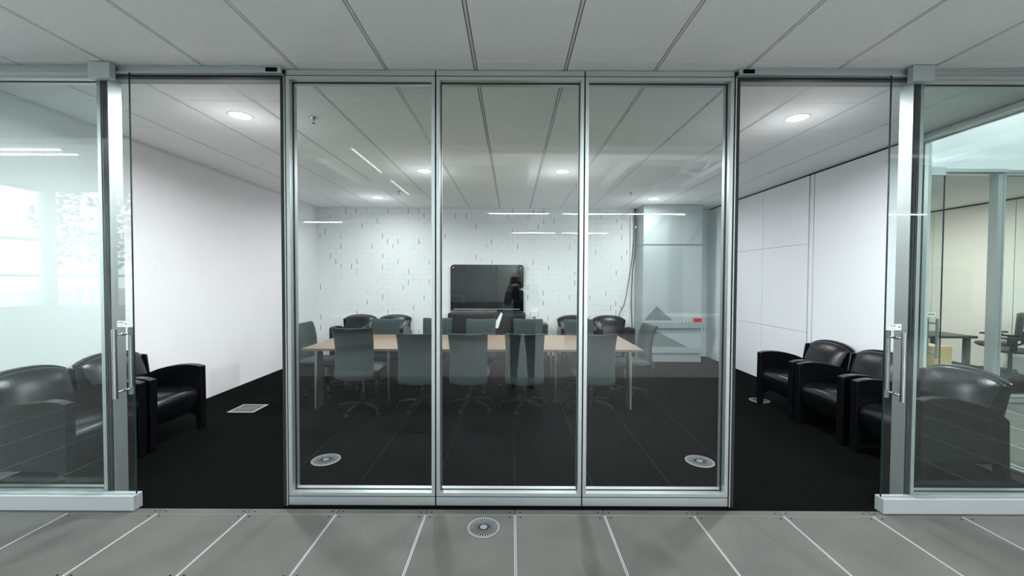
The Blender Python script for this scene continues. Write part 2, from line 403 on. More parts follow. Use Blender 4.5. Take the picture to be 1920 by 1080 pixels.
# right wall: white operable panels with fine joints
mb = MB(); mb.box((XR+0.03, 4.03, 0), (XR+0.10, YW, H+0.012), 'void')
g = 0.004
def wall_panel(y0, y1, zs):
    for za, zb in zs: mb.box((XR, y0+g, za+g/2), (XR+0.03, y1-g, zb-g/2), 'panel')
full = [(0.003, H-0.022)]; three = [(0.003, 0.874), (0.874, 2.07), (2.07, H-0.022)]
wall_panel(4.035, 5.365, full); wall_panel(5.375, 5.445, full)
wall_panel(5.465, 6.45, three); wall_panel(6.45, 7.45, three); wall_panel(7.45, YW, three)
mb.box((XR-0.002, 4.0, 0), (XR+0.10, 4.034, H), 'alu')
tag(mb.build('wall_right'), 'white panelled folding wall on the right of the meeting room', 'wall', kind='structure')

# ------------------------------------------------------------------ glass partition modules (x along, y depth, front at y=0)
def module(name, w, loc, rz=0.0, label=None, plinth=True, head=True, glass='glass', mul=0.024, hz=H, mat_='alu', dep=0.10):
    root = empty(name, loc, rz, label, 'glass partition panel', None, 'structure')
    g = 0.0045; zb = 0.068 if plinth else 0.003; zt = hz-0.049
    f = MB(); a, b = g, w-g; r = mul
    # mitred frame ring
    outer = [(a, zb+0.003), (b, zb+0.003), (b, zt), (a, zt)]; inner = [(a+r, zb+0.003+r), (b-r, zb+0.003+r), (b-r, zt-r), (a+r, zt-r)]
    vs = [(x, 0, z) for x, z in outer] + [(x, 0, z) for x, z in inner] + [(x, dep, z) for x, z in outer] + [(x, dep, z) for x, z in inner]
    fs = []
    for k in range(4):
        n = (k+1) % 4
        fs += [(k, n, n+4, k+4), (k+8, k+12, n+12, n+8), (k, k+8, n+8, n), (k+4, n+4, n+12, k+12)]
    f.poly(vs, fs, mat_); f.build('frame', root, bevel=0.0008, seg=1)
    q = MB(); t = 0.0035; y0, y1 = dep*0.5-0.008, dep*0.5+0.008
    ia, ib, iz0, iz1 = inner[0][0], inner[1][0], inner[0][1], inner[2][1]
    q.box((ia-0.001, y0, iz0), (ia+t, y1, iz1), 'rubber'); q.box((ib-t, y0, iz0), (ib+0.001, y1, iz1), 'rubber')
    q.box((ia, y0, iz0-0.001), (ib, y1, iz0+t*0.6), 'rubber'); q.box((ia, y0, iz1-t), (ib, y1, iz1+0.001), 'rubber')
    q.box((-g, 0.006, 0.003), (g-0.0003, dep-0.002, hz-0.009), 'rubber'); q.box((w-g+0.0003, 0.006, 0.003), (w, dep-0.002, hz-0.009), 'rubber')
    q.box((g, 0.006, zb-0.004), (w-g, dep-0.004, zb+0.0026), 'rubber'); q.box((g, 0.006, zt+0.0003), (w-g, dep-0.004, zt+0.005), 'rubber')
    q.build('gasket', root)
    p = MB(); p.box((ia+0.001, dep*0.5-0.005, iz0+0.001), (ib-0.001, dep*0.5+0.005, iz1-0.001), glass); p.build('glass_pane', root)
    if plinth: MB().box((g, 0.0, 0.008), (w-g, dep, zb-0.004), mat_).build('plinth', root, bevel=0.0008, seg=1); 
    if head: MB().box((g, 0.0, zt+0.005), (w-g, dep, hz-0.009), mat_).build('head_fascia', root, bevel=0.0008, seg=1)
    return root
EX = [-1.547, -0.524, 0.4905, 1.5075]
module('window_1', EX[1]-EX[0], (EX[0], YF, 0), label='left tall glass panel of the central three-panel partition')
module('window_2', EX[2]-EX[1], (EX[1], YF, 0), label='middle tall glass panel of the central three-panel partition')
module('window_3', EX[3]-EX[2], (EX[2], YF, 0), label='right tall glass panel of the central three-panel partition')
module('window_4', 1.183, (-3.98, YF, 0), label='fixed glass panel at the far left behind the open sliding door', glass='leafglass')
module('window_5', 1.21, (2.765, YF, 0), label='fixed glass panel at the far right with a black armchair behind it')
module('window_6', 1.15, (4.08, YB, 0), PI/2, label='glass side panel behind the rightmost black armchair', plinth=True)
tag(MB().box((-1.545, YF+0.004, 0.0005), (1.505, YB-0.002, 0.008), 'rubber').build('trim_5'), 'thin black shadow gap under the central glass panels', 'trim', kind='structure')

# door frames, header tracks and sliding doors
def door_side(sgn, frame_name, track_name, door_name, side, floor_word):
    def X(a, b):  # mirrored interval
        return (a*sgn, b*sgn)
    xo, xi = (2.80, 1.577) if sgn < 0 else (2.77, 1.540)
    KX = 0.982
    def tz(z): return z-0.037 if z > 2.5 else z
    fr = empty(frame_name, ((xo+xi)/2*sgn*KX, YF, 0), 0, 'aluminium door frame around the %s opening of the glass wall' % side, 'door frame', None, 'structure')
    ox = (xo+xi)/2*sgn*KX
    def R(mb, a, b, m): mb.box((a[0]*KX*sgn-ox, a[1]-YF, tz(a[2])), (b[0]*KX*sgn-ox, b[1]-YF, tz(b[2])), m)
    j = MB(); R(j, (xo, YF+0.001, 0.003), (xo+0.042, YB, 2.985), 'alu'); j.build('door_post', fr, bevel=0.001, seg=1)
    j = MB(); R(j, (xo+0.002, YF-0.004, 0.003), (xo+0.018, YF+0.0005, 2.985), 'rubber'); R(j, (xo+0.026, YF-0.003, 0.003), (xo+0.036, YF+0.0005, 2.985), 'rubber')
    R(j, (xi+0.010, YF-0.004, 0.003), (xi+0.029, YF+0.02, 2.975), 'rubber'); R(j, (xi+0.012, YF-0.003, 2.9765), (xo-0.02, YF+0.03, 2.9905), 'rubber')
    j.build('seal', fr)
    j = MB(); R(j, (xi, YF-0.002, 0.003), (xi+0.008, YB, 2.985), 'alu'); j.build('side_jamb', fr)
    j = MB(); R(j, (xi+0.006, YF+0.012, 2.978), (xo+0.04, YB, 3.03), 'alu_matt'); R(j, (xi+0.0, YF-0.003, 2.991), (xo, YF+0.013, 2.997), 'alu_pale'); R(j, (xi, YF+0.003, 2.997), (xo, YF+0.013, 3.03), 'rubber'); j.build('header', fr)
    # track: slim channel with two bright lips
    t = empty(track_name, (ox, 2.74, 0), 0, 'slim sliding door track above the %s opening' % side, 'door track', None, 'structure')
    def RT(mb, a, b, m): mb.box((a[0]*KX*sgn-ox, a[1]-2.79, tz(a[2])), (b[0]*KX*sgn-ox, b[1]-2.79, tz(b[2])), m)
    k = MB(); xe = 4.0
    RT(k, (xi+0.004, 2.79, 3.026), (xe, 2.83, 3.032), 'alu_pale'); RT(k, (xi+0.004, 2.79, 2.992), (xe, 2.83, 2.998), 'alu_pale')
    RT(k, (xi+0.004, 2.797, 2.998), (xe, 2.812, 3.026), 'alu'); RT(k, (xi+0.004, 2.79, 2.998), (xi+0.012, 2.80, 3.026), 'alu_pale')
    k.build('channel', t)
    k = MB(); RT(k, (xi+0.032, 2.788, 2.999), (xi+0.105, 2.799, 3.0255), 'darkhole'); k.build('stop_block', t)
    # sliding leaf
    xe2 = 3.92; xl = 2.60 if sgn < 0 else 2.565
    cap0, cap1 = (2.69, 2.835) if sgn < 0 else (2.67, 2.815)
    d = empty(door_name, ((xl+xe2)/2*sgn*KX, 2.735, 0), 0, 'frameless sliding glass door slid open to the %s, with ladder pull handle' % side, 'sliding door', None, 'structure')
    dx = (xl+xe2)/2*sgn*KX
    def RD(mb, a, b, m): mb.box((a[0]*KX*sgn-dx, a[1]-2.785, tz(a[2])), (b[0]*KX*sgn-dx, b[1]-2.785, tz(b[2])), m)
    k = MB(); RD(k, (xl+0.006, 2.780, 0.095), (xe2, 2.790, 2.985), 'leafglass'); k.build('glass_leaf', d)
    k = MB(); RD(k, (xl+0.0025, 2.780, 0.108), (xl+0.006, 2.790, 2.985), 'edge'); k.build('edge_seal', d)
    k = MB(); RD(k, (xl-0.004, 2.752, 0.005), (xe2, 2.779, 0.106), 'alu_pale'); RD(k, (xl-0.004, 2.791, 0.005), (xe2, 2.820, 0.106), 'alu_pale'); RD(k, (xl-0.004, 2.779, 0.005), (xe2, 2.791, 0.094), 'alu_pale'); RD(k, (xl-0.004, 2.779, 0.094), (xl, 2.791, 0.106), 'alu_pale')
    k.build('bottom_rail', d, bevel=0.0015, seg=1)
    k = MB(); RD(k, (cap1+0.002, 2.757, 2.928), (xe2, 2.779, 2.972), 'alu'); RD(k, (cap1+0.002, 2.757, 2.9435), (xe2, 2.7565, 2.9455), 'rubber'); k.build('top_rail', d, bevel=0.001, seg=1)
    k = MB(); RD(k, (cap0, 2.735, 2.928), (cap1, 2.7785, 3.030), 'alu_pale'); k.build('hanger_block', d, bevel=0.002, seg=2)
    xh = 2.635 if sgn < 0 else 2.600
    h = bpy.data.objects.new('pull_handle', None); C.objects.link(h); h.parent = d; h.location = (xh*sgn-dx, 0, 0)
    for yy in (-0.058, 0.058):
        k = MB(); zt, zb = 1.238, 0.775
        k.tube([(0, yy, zb), (0, yy, zt)], 0.0145, 'steel', 20); k.build('grip_tube', h)
        k = MB()
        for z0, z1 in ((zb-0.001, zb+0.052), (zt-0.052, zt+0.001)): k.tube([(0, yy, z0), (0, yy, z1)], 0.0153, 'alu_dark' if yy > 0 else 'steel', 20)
        k.build('end_sleeve', h)
    for zz in (0.815, 1.198):
        k = MB(); k.tube([(0, -0.058, zz), (0, -0.016, zz)], 0.0062, 'steel', 12); k.tube([(0, 0.016, zz), (0, 0.058, zz)], 0.0062, 'steel', 12)
        k.lathe([(0.0115, -0.018), (0.0115, -0.0056)], 'steel', 18, (0, 0, zz), 'y'); k.lathe([(0.0115, 0.0056), (0.0115, 0.018)], 'steel', 18, (0, 0, zz), 'y')
        k.build('standoff', h)
    # sticker with arrow
    st = MB(); w2, h2 = 0.041, 0.0205; yc = -0.0054
    sx = (xh-0.012)*sgn-dx; sz = 1.238+0.031
    st.box((sx-w2, yc-0.0006, sz-h2), (sx+w2, yc, sz+h2), 'paper')
    so = st.build('door_sticker', d); so['label'] = 'white label with a black arrow'
    a = MB(); ax = sx + sgn*0.0 + 0.022; yc2 = yc-0.0012; s = -1 if sgn < 0 else 1
    def flat(pts, m): a.prism([(p[0], p[1]) for p in pts], 'y', yc2, yc-0.0006, m)
    flat([(ax-0.010, sz-0.0012), (ax+0.010, sz-0.0012), (ax+0.010, sz+0.0012), (ax-0.010, sz+0.0012)], 'ink')
    for ud in (1, -1):
        flat([(ax+s*0.012, sz), (ax+s*0.009, sz), (ax+s*0.001, sz+ud*0.0085), (ax+s*0.0045, sz+ud*0.0095)], 'ink')
    a.build('arrow', so)
    tx = MB()
    for (u0, u1, v, hh, m_) in ((-0.036, 0.003, 0.0125, 0.0009, 'ink'), (-0.036, 0.003, 0.0048, 0.0009, 'ink'), (-0.034, -0.008, -0.003, 0.0007, 'grey_ink'), (-0.034, 0.002, -0.0085, 0.0007, 'grey_ink'), (-0.034, -0.002, -0.0125, 0.0006, 'grey_ink')):
        tx.box((sx+u0, yc2, sz+v-hh), (sx+u1, yc-0.0006, sz+v+hh), m_)
    for k in range(6): 
        u = -0.0345 + k*0.0066
        tx.box((sx+u, yc2, sz+0.0065), (sx+u+0.0012, yc-0.0006, sz+0.0108), 'ink'); tx.box((sx+u, yc2, sz+0.0099), (sx+u+0.004, yc-0.0006, sz+0.0108), 'ink')
    tx.build('lettering', so)
door_side(-1, 'trim_1', 'trim_2', 'door_1', 'left', '')
door_side(1, 'trim_3', 'trim_4', 'door_2', 'right', '')

# ------------------------------------------------------------------ ceiling fixtures
LX = [(-2.385, 3.585), (2.491, 3.585), (-1.166, 5.391), (0.662, 5.391), (-2.385, 7.197), (2.491, 7.197)]
LN = ['round recessed downlight nearest the left doorway', 'round recessed downlight nearest the right doorway',
      'round recessed downlight over the left half of the table, beside the left mullion', 'round recessed downlight over the right half of the table, beside the right mullion',
      'round recessed downlight close to the far brick wall, left side', 'round recessed downlight in front of the white column at the far right']
dl = None
ld = bpy.data.lights.new('downlight_beam', 'AREA'); ld.shape = 'DISK'; ld.size = 0.165; ld.energy = DOWNLIGHT_W; ld.color = (0.95, 0.98, 1.0); ld.spread = math.radians(170)
ld2 = ld.copy(); ld2.energy = DOWNLIGHT_W*0.30
lh = bpy.data.lights.new('added_ceiling_fill', 'POINT'); lh.shadow_soft_size = 0.05; lh.energy = CEILING_FILL_W; lh.color = (0.95, 0.98, 1.0)  # added lamp, not part of the fixture: halo and fill on the ceiling
for (x, y), lab in zip(LX, LN):
    if dl is None:
        dl = empty('downlight', (x, y, H), 0, lab, 'ceiling light', 'recessed downlights of the meeting room')
        k = MB(); k.lathe([(0.085, 0.0), (0.085, -0.004), (0.098, -0.004), (0.102, 0.0)], 'paint_white', 40); k.build('trim_ring', dl)
        k = MB(); k.lathe([(0.0, -0.0015), (0.084, -0.0015), (0.084, 0.0)], 'lamp', 40); k.build('lens', dl)
        lo = bpy.data.objects.new('beam', ld); C.objects.link(lo); lo.parent = dl; lo.location = (0, 0, -0.006)
        lg = bpy.data.objects.new('glow', lh); C.objects.link(lg); lg.parent = dl; lg.location = (0, 0, -0.38)  # unseen point lamp hung below the lens as fill
    else:
        q_ = dup(dl, (x, y, H), 0, lab)
        if y > 7:
            for ch in q_.children:
                if ch.type == 'LIGHT' and ch.data == ld: ch.data = ld2
def sprinkler(x, y, s, lab):
    e = empty('sprinkler', (x, y, H), 0, lab, 'fire sprinkler', 'ceiling sprinklers and detectors')
    MB().lathe([(0.0, 0), (0.034*s, 0), (0.036*s, -0.004), (0.012*s, -0.010), (0.010*s, -0.022)], 'steel', 24).build('escutcheon', e)
    MB().tube([(-0.008*s, 0, -0.02*s), (-0.010*s, 0, -0.035*s), (0, 0, -0.05*s)], 0.0022*s, 'alu_dark', 6).tube([(0.008*s, 0, -0.02*s), (0.010*s, 0, -0.035*s), (0, 0, -0.05*s)], 0.0022*s, 'alu_dark', 6).lathe([(0.0, -0.05*s), (0.015*s, -0.052*s), (0.015*s, -0.054*s), (0, -0.056*s)], 'alu_dark', 16).build('deflector', e)
sprinkler((590-960)*3.62/F, 3.62, 1.0, 'small chrome fire sprinkler in the ceiling behind the left glass panel')
sprinkler((748-960)*6.67/F, 6.67, 0.9, 'tiny dark sprinkler near the far left downlight')
sprinkler((1181-960)*6.67/F, 6.67, 0.9, 'tiny dark sprinkler in front of the white column')
sprinkler((1357-960)*3.63/F, 3.63, 0.7, 'small sprinkler partly hidden by the right frame of the central partition')

# ------------------------------------------------------------------ floor outlets
def grille(x, y, r, lab, z=0.0):
    e = empty('floor_diffuser', (x, y, z), 0, lab, 'floor vent', 'round floor air diffusers')
    k = MB(); k.lathe([(0, 0.0), (r*1.12, 0.0), (r*1.12, 0.003), (r*1.03, 0.006), (r*1.0, 0.0045), (0, 0.0045)], 'grate', 48); k.build('plate', e)
    k = MB(); n = 34
    for i in range(n):
        a = 2*PI*(i+0.5)/n; ra, rb = r*0.24, r*0.96; h = 0.018*r
        c, s = math.cos(a), math.sin(a)
        k.poly([(ra*c - h*s, ra*s + h*c, 0.0052), (ra*c + h*s, ra*s - h*c, 0.0052), (rb*c + 1.7*h*s, rb*s - 1.7*h*c, 0.0052), (rb*c - 1.7*h*s, rb*s + 1.7*h*c, 0.0052)], [(0, 1, 2, 3)], 'darkhole')
    k.build('slots', e)
grille(-0.174, 2.543, 0.095, 'round slotted floor vent in the grey concrete corridor floor')
grille((609-960)*3.49/F, 3.49, 0.108, 'round slotted floor vent in the carpet behind the left glass panel', 0.002)
grille((1317-960)*3.49/F, 3.49, 0.108, 'round slotted floor vent in the carpet behind the right glass panel', 0.002)
grille(3.245, 5.27, 0.108, 'round floor vent beside the front leg of the farthest right-wall armchair', 0.002)
e = empty('floor_box', (-3.18, 4.86, 0.002), 0, 'square metal floor outlet cover in the carpet near the left doorway', 'floor outlet')
MB().box((-0.155, -0.15, 0), (0.155, 0.15, 0.004), 'strip').build('frame', e)
MB().box((-0.135, -0.13, 0.004), (0.135, 0.13, 0.0052), 'grate').build('lid', e)
MB().box((-0.135, -0.002, 0.0052), (0.135, 0.002, 0.0056), 'strip').box((-0.05, -0.08, 0.0052), (0.05, -0.075, 0.0056), 'strip').poly([(-0.13, -0.126, 0.0057), (-0.126, -0.13, 0.0057), (0.13, 0.126, 0.0057), (0.126, 0.13, 0.0057)], [(0, 1, 2, 3)], 'strip').build('hinge_lines', e)
k = MB()
for i in range(15): k.box((-0.125, -0.12+i*0.017, 0.0052), (0.125, -0.114+i*0.017, 0.0055), 'darkhole')
k.build('slots', e)

# ------------------------------------------------------------------ conference table
T = empty('conference_table', (-0.465, 5.405, 0), 0, 'long conference table with pale maple top and dark edge, ringed by grey chairs', 'table')
hx, hy = 2.035, 0.615
MB().box((-hx, -hy, 0.716), (hx, hy, 0.742), 'tedge').box((-hx+0.002, -hy+0.002, 0.742), (hx-0.002, hy-0.002, 0.7435), 'table').build('tabletop', T)
for sx in (-1, 1):
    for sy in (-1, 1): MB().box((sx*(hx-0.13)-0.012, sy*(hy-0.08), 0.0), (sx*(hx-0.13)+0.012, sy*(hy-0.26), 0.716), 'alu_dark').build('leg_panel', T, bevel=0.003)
    for sy in (-1, 1):
        k = MB(); k.tube([(sx*(hx-0.155), sy*(hy-0.06), 0.0), (sx*(hx-0.155), sy*(hy-0.06), 0.716)], 0.012, 'steel', 12); k.build('leg', T)
for px in (-1.09, 1.02):
    for sy in (-1, 1):
        k = MB(); k.tube([(px, sy*(hy-0.31), 0.02), (px, sy*(hy-0.31), 0.716)], 0.019, 'steel', 16); lg = k.build('leg', T)
        k = MB(); k.lathe([(0.0, 0.0), (0.03, 0.0), (0.03, 0.02), (0.018, 0.03)], 'plastic', 16, (px, sy*(hy-0.31), 0)); k.build('foot', lg)
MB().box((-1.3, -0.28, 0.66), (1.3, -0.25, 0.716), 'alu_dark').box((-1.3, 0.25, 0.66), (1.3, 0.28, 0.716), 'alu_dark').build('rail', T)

# ------------------------------------------------------------------ office chairs
def make_office_chair(fab, label, dz=0.0):
    r = empty('conference_chair', (0, 0, 0), 0, label, 'chair', 'grey conference chairs around the table')
    # one upholstered shell: back curve from low behind the seat up to a lip; width profile
    prof = [(-0.335, 0.385, 0.205), (-0.345, 0.40, 0.217), (-0.342, 0.44, 0.222), (-0.325, 0.475, 0.221), (-0.322, 0.52, 0.219), (-0.315, 0.60, 0.216), (-0.318, 0.70, 0.217), (-0.333, 0.80, 0.221), (-0.362, 0.90, 0.226), (-0.385, 0.950, 0.229), (-0.398, 0.968, 0.226)]
    k = MB(); nx = 9; th = 0.045; i = k.mi(fab)
    grid = {}
    for a, (y, z, w) in enumerate(prof):
        t = th * (0.55 if a in (0, len(prof)-1) else 1.0)
        for b in range(nx):
            u = b/(nx-1)*2-1
            cy = 0.035*(u*u)          # wraps forward at the sides
            sag = -0.012*(1-u*u) if a >= len(prof)-2 else (-0.012*(1-u*u)*-0.0)
            low = -0.018*(1-u*u) if a <= 1 else 0
            tt = t*(1-0.45*abs(u)**6)
            grid[(0, a, b)] = k.bm.verts.new((w*u, y+cy, z+dz+sag+low)); grid[(1, a, b)] = k.bm.verts.new((w*u, y+cy+tt, z+dz+sag+low+ (0.004 if a > 8 else 0)))
    na = len(prof)
    def q(*v):
        fc = k.bm.faces.new(v); fc.material_index = i; fc.smooth = True
    for s in (0, 1):
        for a in range(na-1):
            for b in range(nx-1):
                v = [grid[(s,a,b)], grid[(s,a,b+1)], grid[(s,a+1,b+1)], grid[(s,a+1,b)]]
                q(*(v if s == 0 else v[::-1]))
    for a in range(na-1):
        q(grid[(0,a,0)], grid[(0,a+1,0)], grid[(1,a+1,0)], grid[(1,a,0)]); q(grid[(0,a,nx-1)], grid[(1,a,nx-1)], grid[(1,a+1,nx-1)], grid[(0,a+1,nx-1)])
    for b in range(nx-1):
        q(grid[(0,0,b)], grid[(1,0,b)], grid[(1,0,b+1)], grid[(0,0,b+1)]); q(grid[(0,na-1,b)], grid[(0,na-1,b+1)], grid[(1,na-1,b+1)], grid[(1,na-1,b)])
    k.build('backrest', r, subsurf=2)
    # seat
    k = MB(); i = k.mi(fab)
    sec = [(-0.29, 0.445, 0.50), (-0.20, 0.435, 0.492), (0.0, 0.435, 0.49), (0.15, 0.435, 0.495), (0.215, 0.425, 0.485), (0.245, 0.42, 0.455)]
    rows = []
    for (y, zb, zt) in sec:
        w = 0.225 if y < 0.2 else 0.205
        rows.append([k.bm.verts.new(p) for p in [(-w, y, zb+dz), (-w-0.005, y, (zb+zt)/2+dz), (-w+0.02, y, zt+dz), (0, y, zt-0.008+dz), (w-0.02, y, zt+dz), (w+0.005, y, (zb+zt)/2+dz), (w, y, zb+dz), (0, y, zb-0.01+dz)]])
    for a in range(len(rows)-1):
        for b in range(8):
            fc = k.bm.faces.new([rows[a][b], rows[a][(b+1)%8], rows[a+1][(b+1)%8], rows[a+1][b]]); fc.material_index = i; fc.smooth = True
    for rr in (rows[0], rows[-1]): fc = k.bm.faces.new(rr); fc.material_index = i
    k.build('seat', r, subsurf=2)
    MB().box((-0.11, -0.27, 0.385+dz), (0.11, 0.10, 0.425+dz), 'plastic').build('mechanism', r, bevel=0.012)
    k = MB(); k.tube([(0, 0, 0.07), (0, 0, 0.24)], 0.03, 'plastic', 16); k.tube([(0, 0, 0.24), (0, 0, 0.40+dz)], 0.015, 'steel', 16); k.build('column', r)
    b_ = MB()
    for n in range(5):
        a = PI/2 + n*2*PI/5 + 0.3; c, s = math.cos(a), math.sin(a)
        b_.tube([(0.02*c, 0.02*s, 0.10), (0.14*c, 0.14*s, 0.105), (0.29*c, 0.29*s, 0.075)], [0.026, 0.022, 0.014], 'plastic', 8)
    b_.build('star_base', r)
    for n in range(5):
        a = PI/2 + n*2*PI/5 + 0.3; c, s = math.cos(a), math.sin(a); t_ = a + 0.9*n
        k = MB(); X, Y = 0.29*c, 0.29*s
        for o in (-0.013, 0.013):
            k.tube([(X+math.cos(t_)*(o-0.008), Y+math.sin(t_)*(o-0.008), 0.029), (X+math.cos(t_)*(o+0.008), Y+math.sin(t_)*(o+0.008), 0.029)], 0.027, 'plastic', 14)
        k.tube([(X, Y, 0.03), (X, Y, 0.075)], 0.008, 'plastic', 8); k.build('caster', r)
    return r
oc = make_office_chair('fabric', 'x'); first = True
oc_tall = None
front = [(643+16, 4.42, 'raised grey chair, back to the glass, leftmost and tallest of the near row', True),
         (779, 4.55, 'grey chair, back to the glass, partly behind the left mullion', False),
         (878, 4.55, 'grey chair, back to the glass, just left of the middle of the table', False),
         (986, 4.55, 'grey chair, back to the glass, second from the right in the near row', False),
         (1121, 4.55, 'grey chair, back to the glass, rightmost of the near row', False)]
for px, yb, lab, tall in front:
    y = yb + 0.345; x = (px-960)*yb/F
    if tall:
        t = make_office_chair('fabric', lab, dz=0.075); t.location = (x, y, 0.002)
    elif first: oc.location = (x, y, 0.002); oc['label'] = lab; first = False
    else: dup(oc, (x, y, 0.002), random.uniform(-0.04, 0.04), lab)
back = [(722, 6.15, -0.06, 'grey chair facing the glass across the table, leftmost of the far row'),
        (822, 6.30, 0.03, 'grey chair facing the glass across the table, crossed by the left mullion'),
        (902.5, 6.15, 0.0, 'grey chair facing the glass in front of the black display'),
        (989, 6.2, -0.03, 'grey chair facing the glass between the black cabinet and the white box'),
        (1087, 6.15, 0.05, 'grey chair facing the glass, rightmost of the far row')]
for px, yb, a, lab in back:
    dup(oc, ((px-960)*yb/F, yb-0.0+(-0.365+0.7)*0.0 - 0.0 + -0.0 + 0.0, 0.002), 0, lab).location.y = yb + 0.0
    o = C.objects[-1]
for o in list(C.objects):
    if o.get('label') in [b[3] for b in back]:
        b = [q for q in back if q[3] == o['label']][0]
        o.rotation_euler.z = PI + b[2]; o.location.y = b[1] - 0.345
dup(oc, (-2.53, 5.52, 0.002), -PI/2 - 0.10, 'grey chair at the left end of the table, turned sideways')
dup(oc, (1.54, 5.48, 0.002), PI/2 + 0.12, 'grey chair at the right end of the table beside the white column')

# ------------------------------------------------------------------ black leather armchairs
def make_armchair(label):
    r = empty('leather_armchair', (0, 0, 0), 0, label, 'armchair', 'black leather lounge armchairs along the walls')
    W = 0.33
    pts = [(0.345, 0.655), (0.28, 0.672), (0.20, 0.678), (0.10, 0.672), (0.0, 0.655), (-0.10, 0.628), (-0.20, 0.588), (-0.29, 0.54), (-0.335, 0.50), (-0.345, 0.20), (-0.36, 0.0), (-0.315, 0.0), (-0.275, 0.165), (-0.1, 0.165), (0.25, 0.165), (0.285, 0.14), (0.305, 0.0), (0.34, 0.0), (0.348, 0.3)]
    for s in (-1, 1):
        a0, a1 = (W-0.075, W) if s > 0 else (-W, -W+0.075)
        k = MB(); k.prism(pts, 'x', a0, a1, 'blackwood'); arm = k.build('arm', r, bevel=0.006)
    # seat cushion, rolled front
    sec = [(-0.22, 0.44), (0.0, 0.455), (0.2, 0.462), (0.27, 0.455), (0.318, 0.425), (0.335, 0.375), (0.325, 0.32), (0.30, 0.20), (-0.22, 0.20)]
    k = MB(); k.prism(sec, 'x', -W+0.077, W-0.077, 'leather', smooth=True)
    k.build('seat', r, bevel=0.02, seg=3)
    # back cushion with arched top, leaning back, flaring outwards
    k = MB(); i = k.mi('leather'); nu, nv = 11, 9; G = {}
    def backpt(u, v, s):
        topz = 0.835 - 0.065*u*u*(0.6+0.4*u*u)
        z = 0.42 + (topz-0.42)*v
        hw = (0.25 + 0.06*v)
        y = -0.16 - 0.11*v - 0.03*v*v
        bulge = 0.045*(1-u**4)*(math.sin(PI*min(1, v*1.02+0.0))**0.5 if 0 < v < 1 else 0)
        if s == 0: return (hw*u, y + bulge, z)
        return (hw*u*1.0, -0.265 - 0.075*v, z-0.0)
    for s in (0, 1):
        for a in range(nu):
            for b in range(nv): G[(s, a, b)] = k.bm.verts.new(backpt(a/(nu-1)*2-1, b/(nv-1), s))
    def q(*v):
        fc = k.bm.faces.new(v); fc.material_index = i; fc.smooth = True
    for s in (0, 1):
        for a in range(nu-1):
            for b in range(nv-1): q(*([G[(s,a,b)], G[(s,a+1,b)], G[(s,a+1,b+1)], G[(s,a,b+1)]][::(1 if s else -1)]))
    for a in range(nu-1):
        q(G[(0,a,0)], G[(0,a+1,0)], G[(1,a+1,0)], G[(1,a,0)]); q(G[(0,a,nv-1)], G[(1,a,nv-1)], G[(1,a+1,nv-1)], G[(0,a+1,nv-1)])
    for b in range(nv-1):
        q(G[(0,0,b)], G[(1,0,b)], G[(1,0,b+1)], G[(0,0,b+1)]); q(G[(0,nu-1,b)], G[(0,nu-1,b+1)], G[(1,nu-1,b+1)], G[(1,nu-1,b)])
    k.build('back_cushion', r, bevel=0.012, seg=2)
    # outer back shell: arched, wraps the cushion with a fine rim
    k = MB(); i = k.mi('leather')
    top = []
    for a in range(13):
        u = a/12*2-1; top.append((0.315*u, 0.853 - 0.068*u*u*(0.6+0.4*u*u)))
    poly = [(-0.262, 0.165)] + top + [(0.262, 0.165)]
    n = len(poly)
    def Y(z, off): return -0.262 - 0.09*max(0, (z-0.42))/0.42 - off
    vs = [k.bm.verts.new((x, Y(z, 0.0), z)) for x, z in poly] + [k.bm.verts.new((x, Y(z, 0.03), z)) for x, z in poly]
    for f in (vs[:n], vs[n:][::-1]):
        fc = k.bm.faces.new(f); fc.material_index = i
    for a in range(n):
        fc = k.bm.faces.new([vs[a], vs[(a+1)%n], vs[(a+1)%n+n], vs[a+n]]); fc.material_index = i
    # side wings
    for s in (-1, 1):
        pz = [(-0.17, 0.47), (-0.265, 0.77), (-0.345, 0.775), (-0.30, 0.45)]
        k.poly([(s*(0.252+0.07*(z-0.45)/0.35), y, z) for y, z in pz] + [(s*(0.264+0.07*(z-0.45)/0.35), y, z) for y, z in pz], [(0,1,2,3), (7,6,5,4), (0,4,5,1), (1,5,6,2), (2,6,7,3), (3,7,4,0)], 'leather')
    k.build('back_shell', r, bevel=0.006)
    return r
ac = make_armchair('x'); used = False
AC = [(3.50, 4.86, PI/2, 'black leather armchair against the right wall, farthest from the glass, over a floor vent'),
      (3.50, 4.165, PI/2, 'black leather armchair against the right wall, middle of the row of three'),
      (3.50, 3.42, PI/2, 'black leather armchair at the right, seen mostly through the far-right glass panel'),
      (-3.58, 3.935, -PI/2, 'black leather armchair by the left wall, fully seen in the doorway'),
      (-3.58, 3.24, -PI/2, 'black leather armchair at the far left, mostly behind the open glass door'),
      (-3.03, 7.78, PI, 'black leather armchair against the brick wall, nearest the left corner'),
      (-2.33, 7.78, PI, 'black leather armchair against the brick wall, second from the left corner'),
      (1.23, 7.78, PI, 'black leather armchair against the brick wall, behind the right mullion'),
      (1.94, 7.78, PI, 'black leather armchair against the brick wall, beside the hanging cables')]
for x, y, a, lab in AC:
    if not used: ac.location = (x, y, 0.002); ac.rotation_euler.z = a; ac['label'] = lab; used = True
    else: dup(ac, (x, y, 0.002), a, lab)

